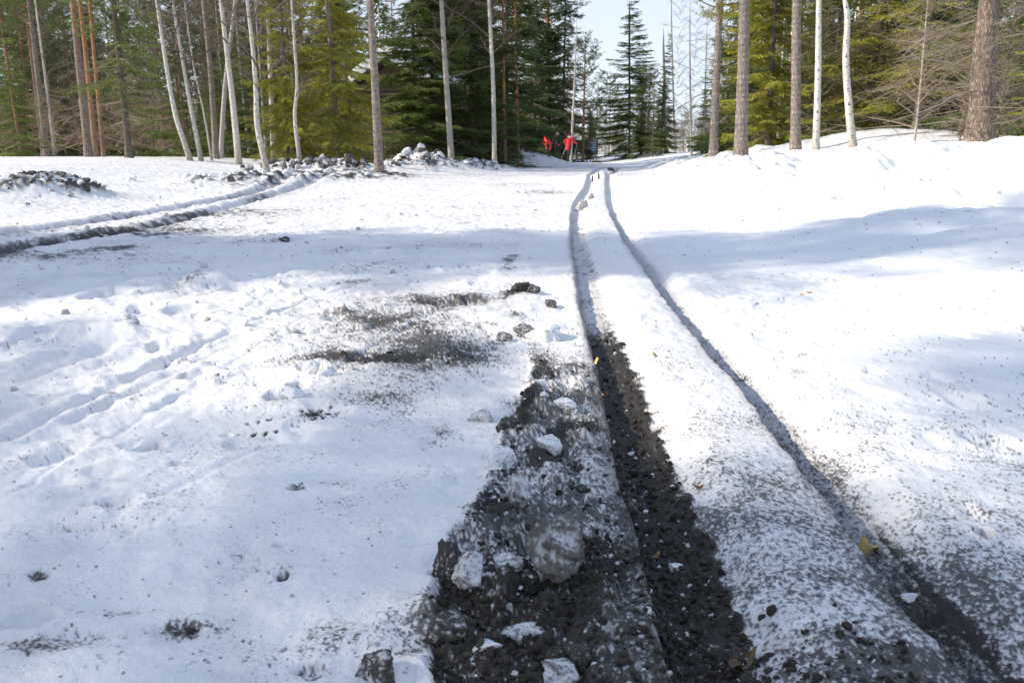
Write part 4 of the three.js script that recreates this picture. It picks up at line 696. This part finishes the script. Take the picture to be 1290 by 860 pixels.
// dry leaves and bits on the snow
function leafGeo(L, W, curl, seed) {
  const g = new THREE.PlaneGeometry(L, W, 24, 14), p = g.attributes.position, keep = [];
  g.rotateX(-Math.PI / 2);
  for (let i = 0; i < p.count; i++) {
    const u = p.getX(i) / L + .5, w = Math.sin(Math.PI * clamp(Math.pow(clamp(u, 0, 1), .8), .02, 1)) * (1 + .12 * Math.sin(u * 40)) + .04, z = p.getZ(i) * w;
    p.setXYZ(i, p.getX(i), curl * .55 * (z * z * 60 + .009 * Math.sin(u * 5 + seed)) + L * (.12 * noise2(u * 4 + seed, z * 3 / W) + .07 * noise2(u * 11, z * 8 / W + seed)), z);
  }
  const back = g.clone(), idx = Array.from(back.index.array); for (let i = 0; i < idx.length; i += 3) [idx[i], idx[i + 1]] = [idx[i + 1], idx[i]]; back.setIndex(idx);
  back.translate(0, -.0005, 0); const out = mergeGeometries([g, back]); out.computeVertexNormals(); return out;
}
const bits = [
  ['dry_leaf', 'curled yellow dry leaf lying in the right groove', 'leaf', 1099, 664, .030, .020, 1.6, [.42, .29, .10], .4],
  ['dry_leaf', 'small rust brown dry leaf on the ridge between the grooves', 'leaf', 880, 612, .013, .012, .8, [.20, .08, .03], 1.2],
  ['dry_leaf', 'long brown dry leaf lying low in the dark trough at the bottom', 'leaf', 938, 812, .042, .014, 1.4, [.15, .10, .06], .7],
  ['dry_leaf', 'tiny yellow round bit in the trough near the flat snow slab', 'leaf', 752, 458, .017, .014, 1.6, [.48, .36, .14], .2],
  ['dry_leaf', 'tiny orange bit in the trough below the yellow round bit', 'leaf', 765, 479, .010, .007, 1, [.35, .13, .03], .9],
  ['dry_leaf', 'tiny amber flake on the right snow, right one of a pair', 'leaf', 1020, 373, .020, .014, .8, [.5, .3, .08], .2],
  ['dry_leaf', 'tiny amber flake on the right snow, left one of a pair', 'leaf', 1010, 375, .010, .008, .8, [.5, .32, .1], .5],
  ['dry_leaf', 'tiny yellow flake at the edge of the right groove', 'leaf', 983, 538, .012, .008, .8, [.55, .4, .08], .1],
  ['dry_leaf', 'tiny dull green flake on the white ridge between the grooves', 'leaf', 824, 452, .010, .014, .8, [.3, .28, .1], .5],
  ['dry_leaf', 'tan bit on the right wall of the trough beside the brown leaf', 'leaf', 826, 672, .014, .010, 1, [.38, .25, .12], .3],
  ['dry_leaf', 'dark brown flake on the right snow, left of the amber pair', 'leaf', 953, 385, .018, .007, .6, [.18, .1, .05], .1],
];
for (const [name, label, cat, X, Y, L, W, curl, c, turn] of bits) {
  const p = spot(X, Y), m = mesh(name, leafGeo(L, W, curl, X), std({ name: 'dry_leaf', color: new THREE.Color(...c), roughness: .7, side: THREE.DoubleSide }));
  let y = -9; for (let i = -1; i <= 1; i++) for (let j = -1; j <= 1; j++) y = Math.max(y, H(p.x + i * L * .3, p.d + j * L * .3));
  m.position.set(p.x, y + .003, -p.d); m.rotation.set(.12, turn, .06); tag(m, label, cat);
}
// two short dark sticks standing where the track bends
for (const [X, label] of [[746, 'left one of two short dark sticks standing where the track bends'], [754, 'right one of two short dark sticks standing where the track bends']]) {
  const p = spot(X, 226), o = bag(); tube([V(0, -.05, 0), V(.006, .06, 0), V(X > 750 ? -.008 : .008, .115, .01)], (k) => .02 * (1 - .3 * k) * (1 + .1 * Math.sin(k * 9)), 8, () => [.05, .045, .045], o, [1, 1]);
  const m = mesh('stick', unbag(o), M.twig); m.position.set(p.x, H(p.x, p.d), -p.d); tag(m, label, 'stick');
}

// ---------------------------------------------------------------- information boards
{
  const post = std({ name: 'post_wood', color: new THREE.Color(.12, .1, .09), roughness: .9 }), blue = std({ name: 'board_blue', color: new THREE.Color(.07, .13, .27), roughness: .6 }), white = std({ name: 'board_print', color: new THREE.Color(.75, .78, .8), roughness: .6 }), brown = std({ name: 'board_frame', color: new THREE.Color(.16, .14, .15), roughness: .8 });
  const box = (n, w, h, dd, x, y, z, m, t) => { const q = mesh(n, new THREE.BoxGeometry(w, h, dd), m, t); q.position.set(x, y, z); return q; };
  const d = 58, at = (X) => ahead(X, 198, d).x;
  let x = at(748), t = thing('info_board', 'narrow upright blue board with white lines at the end of the track', 'sign'); t.position.set(x, H(x, d), -d);
  for (const s of [-1, 1]) box('post', .06, 1.75, .06, s * .22, .8, 0, post, t);
  const pn = box('panel', .54, .92, .04, 0, 1.02, .05, blue, t);
  for (let i = 0; i < 5; i++) box('text_line', .36 - .06 * (i % 2), .065, .012, -.02 + .02 * (i % 2), .34 - i * .165, .027, white, pn);
  x = at(733); t = thing('info_board', 'wide dull board with a white sheet left of the upright blue board', 'sign'); t.position.set(x, H(x, d), -d);
  for (const s of [-1, 1]) box('post', .06, 1.6, .06, s * .36, .75, 0, post, t);
  box('panel', .86, .5, .04, 0, 1.3, .05, brown, t); box('notice_sheet', .34, .24, .012, .05, .72, .05, white, t); box('rail', .8, .06, .04, 0, .58, .05, post, t);
}

// ---------------------------------------------------------------- skiers
function field(caps, box, res, skin) {   // surface of smoothly joined tapered capsules: caps of [a, b, radius a, radius b]
  const mc = new MarchingCubes(res, undefined, false, false, 60000), hs = res / 2, half = box.half, P = V(0, 0, 0);
  for (let z = 0; z < res; z++) for (let y = 0; y < res; y++) for (let x = 0; x < res; x++) {
    P.set((x - hs) / hs * half + box.c.x, (y - hs) / hs * half + box.c.y, (z - hs) / hs * half + box.c.z);
    let best = 1e3;
    for (const [a, b, ra, rb] of caps) {
      const bx = b.x - a.x, by = b.y - a.y, bz = b.z - a.z, L = bx * bx + by * by + bz * bz, t = L ? clamp(((P.x - a.x) * bx + (P.y - a.y) * by + (P.z - a.z) * bz) / L, 0, 1) : 0;
      const q = Math.hypot(P.x - a.x - bx * t, P.y - a.y - by * t, P.z - a.z - bz * t) - lerp(ra, rb, t), k = .025, hh = clamp(.5 + .5 * (best - q) / k, 0, 1);
      best = lerp(best, q, hh) - k * hh * (1 - hh);
    }
    mc.field[x + y * res + z * res * res] = -(best - skin);
  }
  mc.isolation = 0; mc.update();
  let g = new THREE.BufferGeometry(); const n = mc.count;
  g.setAttribute('position', new THREE.BufferAttribute(mc.positionArray.slice(0, n * 3), 3));
  g.scale(half, half, half); g.translate(box.c.x, box.c.y, box.c.z); g = mergeVertices(g, 1e-4); g.computeVertexNormals(); return g;
}
function skier(label, x, d, turn, J, colours) {
  const t = thing('person', label, 'person'); t.position.set(x, H(x, d) + .03, -d); t.rotation.y = turn;
  const c = { half: 1.0, c: V(0, .92, 0) }, m = (k) => std({ name: k + '_cloth', color: new THREE.Color(...colours[k]), roughness: .85 });
  const legs = [], arms = [];
  for (const s of ['L', 'R']) { legs.push([J['hip' + s], J['knee' + s], .085, .058], [J['knee' + s], J['ankle' + s], .058, .04]); arms.push([J['sh' + s], J['el' + s], .05, .04], [J['el' + s], J['wr' + s], .038, .028]); }
  const trunk = [[J.pelvis, J.chest, .125, .14], [J.chest, J.neck, .14, .06], [J.shL, J.shR, .065, .065], [J.hipL, J.hipR, .09, .09]], head = [[J.neck, J.head, .055, .06], [J.head, J.head.clone().add(V(0, .07, .005)), .08, .088], [J.head.clone().add(V(0, .0, .05)), J.head.clone().add(V(0, .04, .06)), .045, .05], [J.head.clone().add(V(0, .03, .1)), J.head.clone().add(V(0, .055, .095)), .014, .009]];
  const hands = [], gl = [];
  for (const s of ['L', 'R']) { const w = J['wr' + s], dn = J['wr' + s].clone().sub(J['el' + s]).normalize(), pm = w.clone().addScaledVector(dn, .07); gl.push([w, pm, .028, .034]); for (let i = 0; i < 4; i++) { const b = pm.clone().add(V(0, .027 - i * .018, .02)); gl.push([b, b.clone().add(V(s === 'L' ? -.03 : .03, -.004, .022)), .011, .01], [b.clone().add(V(s === 'L' ? -.03 : .03, -.004, .022)), b.clone().add(V(s === 'L' ? -.034 : .034, -.006, -.012)), .01, .009]); } gl.push([w.clone().addScaledVector(dn, .03), pm.clone().add(V(s === 'L' ? .02 : -.02, .02, .035)), .013, .01]); hands.push([w, pm, .026, .03]); }
  mesh('body', field([...trunk, ...legs, ...arms, ...head, ...hands], c, 100, -.004), std({ name: 'skin', color: new THREE.Color(.55, .36, .27), roughness: .6 }), t);
  mesh('jacket', field([...trunk.slice(0, 3), ...arms, [J.pelvis.clone().add(V(0, -.1, 0)), J.chest, .155, .15], [J.neck.clone().add(V(0, -.02, 0)), J.neck.clone().add(V(0, .04, -.02)), .07, .06]], c, 100, .022), m('jacket'), t);
  mesh('trousers', field([...legs, [J.hipL, J.hipR, .1, .1], [J.pelvis, J.pelvis.clone().add(V(0, .05, 0)), .12, .12]], c, 100, .014), m('trousers'), t);
  mesh('hat', field([[J.head.clone().add(V(0, .1, -.01)), J.head.clone().add(V(0, .16, -.01)), .092, .07], [J.head.clone().add(V(0, .2, -.01)), J.head.clone().add(V(0, .22, -.01)), .03, .03]], { half: .3, c: J.head.clone().add(V(0, .1, 0)) }, 40, .006), m('hat'), t);
  if (colours.scarf) mesh('scarf', field([[J.neck.clone().add(V(.05, 0, .02)), J.neck.clone().add(V(-.05, 0, .02)), .055, .055], [J.neck.clone().add(V(.04, 0, -.05)), J.neck.clone().add(V(-.04, 0, -.05)), .05, .05]], { half: .3, c: J.neck }, 40, .012), m('scarf'), t);
  mesh('gloves', field(gl, c, 120, .006), m('gloves'), t);
  const bt = []; for (const s of ['L', 'R']) { const a = J['ankle' + s]; bt.push([a.clone().add(V(0, .08, 0)), a, .05, .05], [a.clone().add(V(0, -.03, -.03)), a.clone().add(V(0, -.045, .15)), .045, .035]); }
  mesh('boots', field(bt, { half: .5, c: V(0, .25, 0) }, 60, .006), m('boots'), t);
  return t;
}
const pole = (label, hand, tip, c) => { const o = bag(); tube([tip, hand], () => .012, 8, () => c, o, [1, 1]); tube([hand.clone(), hand.clone().add(V(0, .13, 0))], () => .018, 8, () => [.03, .03, .03], o, [1, 1]); const bs = tip.clone().lerp(hand, .06); tube([bs, bs.clone().add(V(0, .015, 0))], () => .045, 8, () => [.05, .05, .05], o, [1, 1]); const b = tip.clone(), g = unbag(o); g.translate(-b.x, -b.y, -b.z); const m = mesh('ski_pole', g, M.twig); m.position.copy(b); tag(m, label, 'ski pole'); };
const ski = (label, x, d, y, turn, c) => {
  const s = new THREE.Shape(); s.moveTo(-.9, 0); s.lineTo(.75, 0); s.quadraticCurveTo(.92, .01, 1.02, .1); s.lineTo(1.01, .112); s.quadraticCurveTo(.9, .03, .75, .018); s.lineTo(-.9, .012); s.closePath();
  const g = new THREE.ExtrudeGeometry(s, { depth: .05, bevelEnabled: false }); g.translate(0, 0, -.025); g.rotateY(-Math.PI / 2); const m = mesh('ski', g, std({ name: 'ski_paint', color: new THREE.Color(...c), roughness: .4 })); m.position.set(x, y, -d); m.rotation.y = turn; tag(m, label, 'ski'); };
{
  const J0 = () => ({ pelvis: V(0, .95, 0), chest: V(0, 1.27, .03), neck: V(0, 1.47, .04), head: V(0, 1.57, .06), shL: V(.18, 1.42, .03), shR: V(-.18, 1.42, .03), hipL: V(.09, .92, 0), hipR: V(-.09, .92, 0), kneeL: V(.1, .5, .06), kneeR: V(-.1, .5, .02), ankleL: V(.1, .1, .0), ankleR: V(-.1, .1, -.04), elL: V(.28, 1.17, .02), elR: V(-.28, 1.17, .04), wrL: V(.25, 1.08, .25), wrR: V(-.25, 1.08, .27) });
  const d = 50, xOf = (X, dd = d) => ahead(X, 198, dd).x;
  // walking away to the right, a pole in each hand
  let J = J0(); J.chest.set(0, 1.27, .08); J.neck.set(0, 1.46, .12); J.head.set(0, 1.56, .16); J.shL.set(.18, 1.41, .1); J.shR.set(-.18, 1.41, .1); J.kneeL.set(.1, .52, .14); J.ankleL.set(.1, .1, .1); J.ankleR.set(-.1, .12, -.24); J.kneeR.set(-.1, .5, -.06); J.elR.set(-.3, 1.18, .16); J.wrR.set(-.32, 1.13, .42); J.elL.set(.28, 1.18, -.02); J.wrL.set(.26, 1.05, .2);
  const turn = 2.55, x1 = xOf(716), g1 = H(x1, d) + .03;
  skier('person in a bright red jacket, dark trousers and black hat holding two ski poles', x1, d, turn, J, { jacket: [.72, .03, .05], trousers: [.02, .022, .035], hat: [.015, .015, .02], gloves: [.01, .01, .012], boots: [.02, .02, .025], scarf: [.75, .72, .7] });
  const W = (v) => v.clone().applyAxisAngle(V(0, 1, 0), turn).add(V(x1, g1, -d)), ground0 = (v) => { v.y = H(v.x, -v.z); return v; };
  pole('right hand ski pole of the person in the bright red jacket', W(J.wrR.clone().add(V(-.01, -.01, .08))), ground0(W(V(-.36, 0, -.1))), [.6, .6, .58]);
  pole('left hand ski pole of the person in the bright red jacket', W(J.wrL.clone().add(V(0, -.01, .08))), ground0(W(V(.4, 0, -.35))), [.6, .6, .58]);
  const sk = (s, l) => { const p = W(V(s * .1, 0, s > 0 ? .2 : -.1)); ski(l, p.x, -p.z, H(p.x, -p.z) + .008, turn, [.1, .1, .35]); };
  sk(1, 'left ski under the person in the bright red jacket'); sk(-1, 'right ski under the person in the bright red jacket');
  J = J0(); J.wrL.set(.22, 1.0, .2); const x2 = xOf(703, 47);
  skier('person in black with a red waist half hidden behind the blue snow mound', x2, 47, -.5, J, { jacket: [.02, .02, .03], trousers: [.015, .015, .02], hat: [.015, .015, .02], gloves: [.5, .03, .04], boots: [.02, .02, .02] });
  J = J0(); const x3 = xOf(691, 48); J.chest.set(0, 1.25, .1); J.neck.set(0, 1.42, .16); J.head.set(0, 1.5, .22); J.shL.set(.18, 1.38, .14); J.shR.set(-.18, 1.38, .14);
  skier('leftmost person in a red jacket bending forward behind the blue snow mound', x3, 48, -1.9, J, { jacket: [.75, .05, .03], trousers: [.03, .03, .04], hat: [.1, .08, .07], gloves: [.02, .02, .02], boots: [.02, .02, .02] });
}
renderer.render(scene, camera);
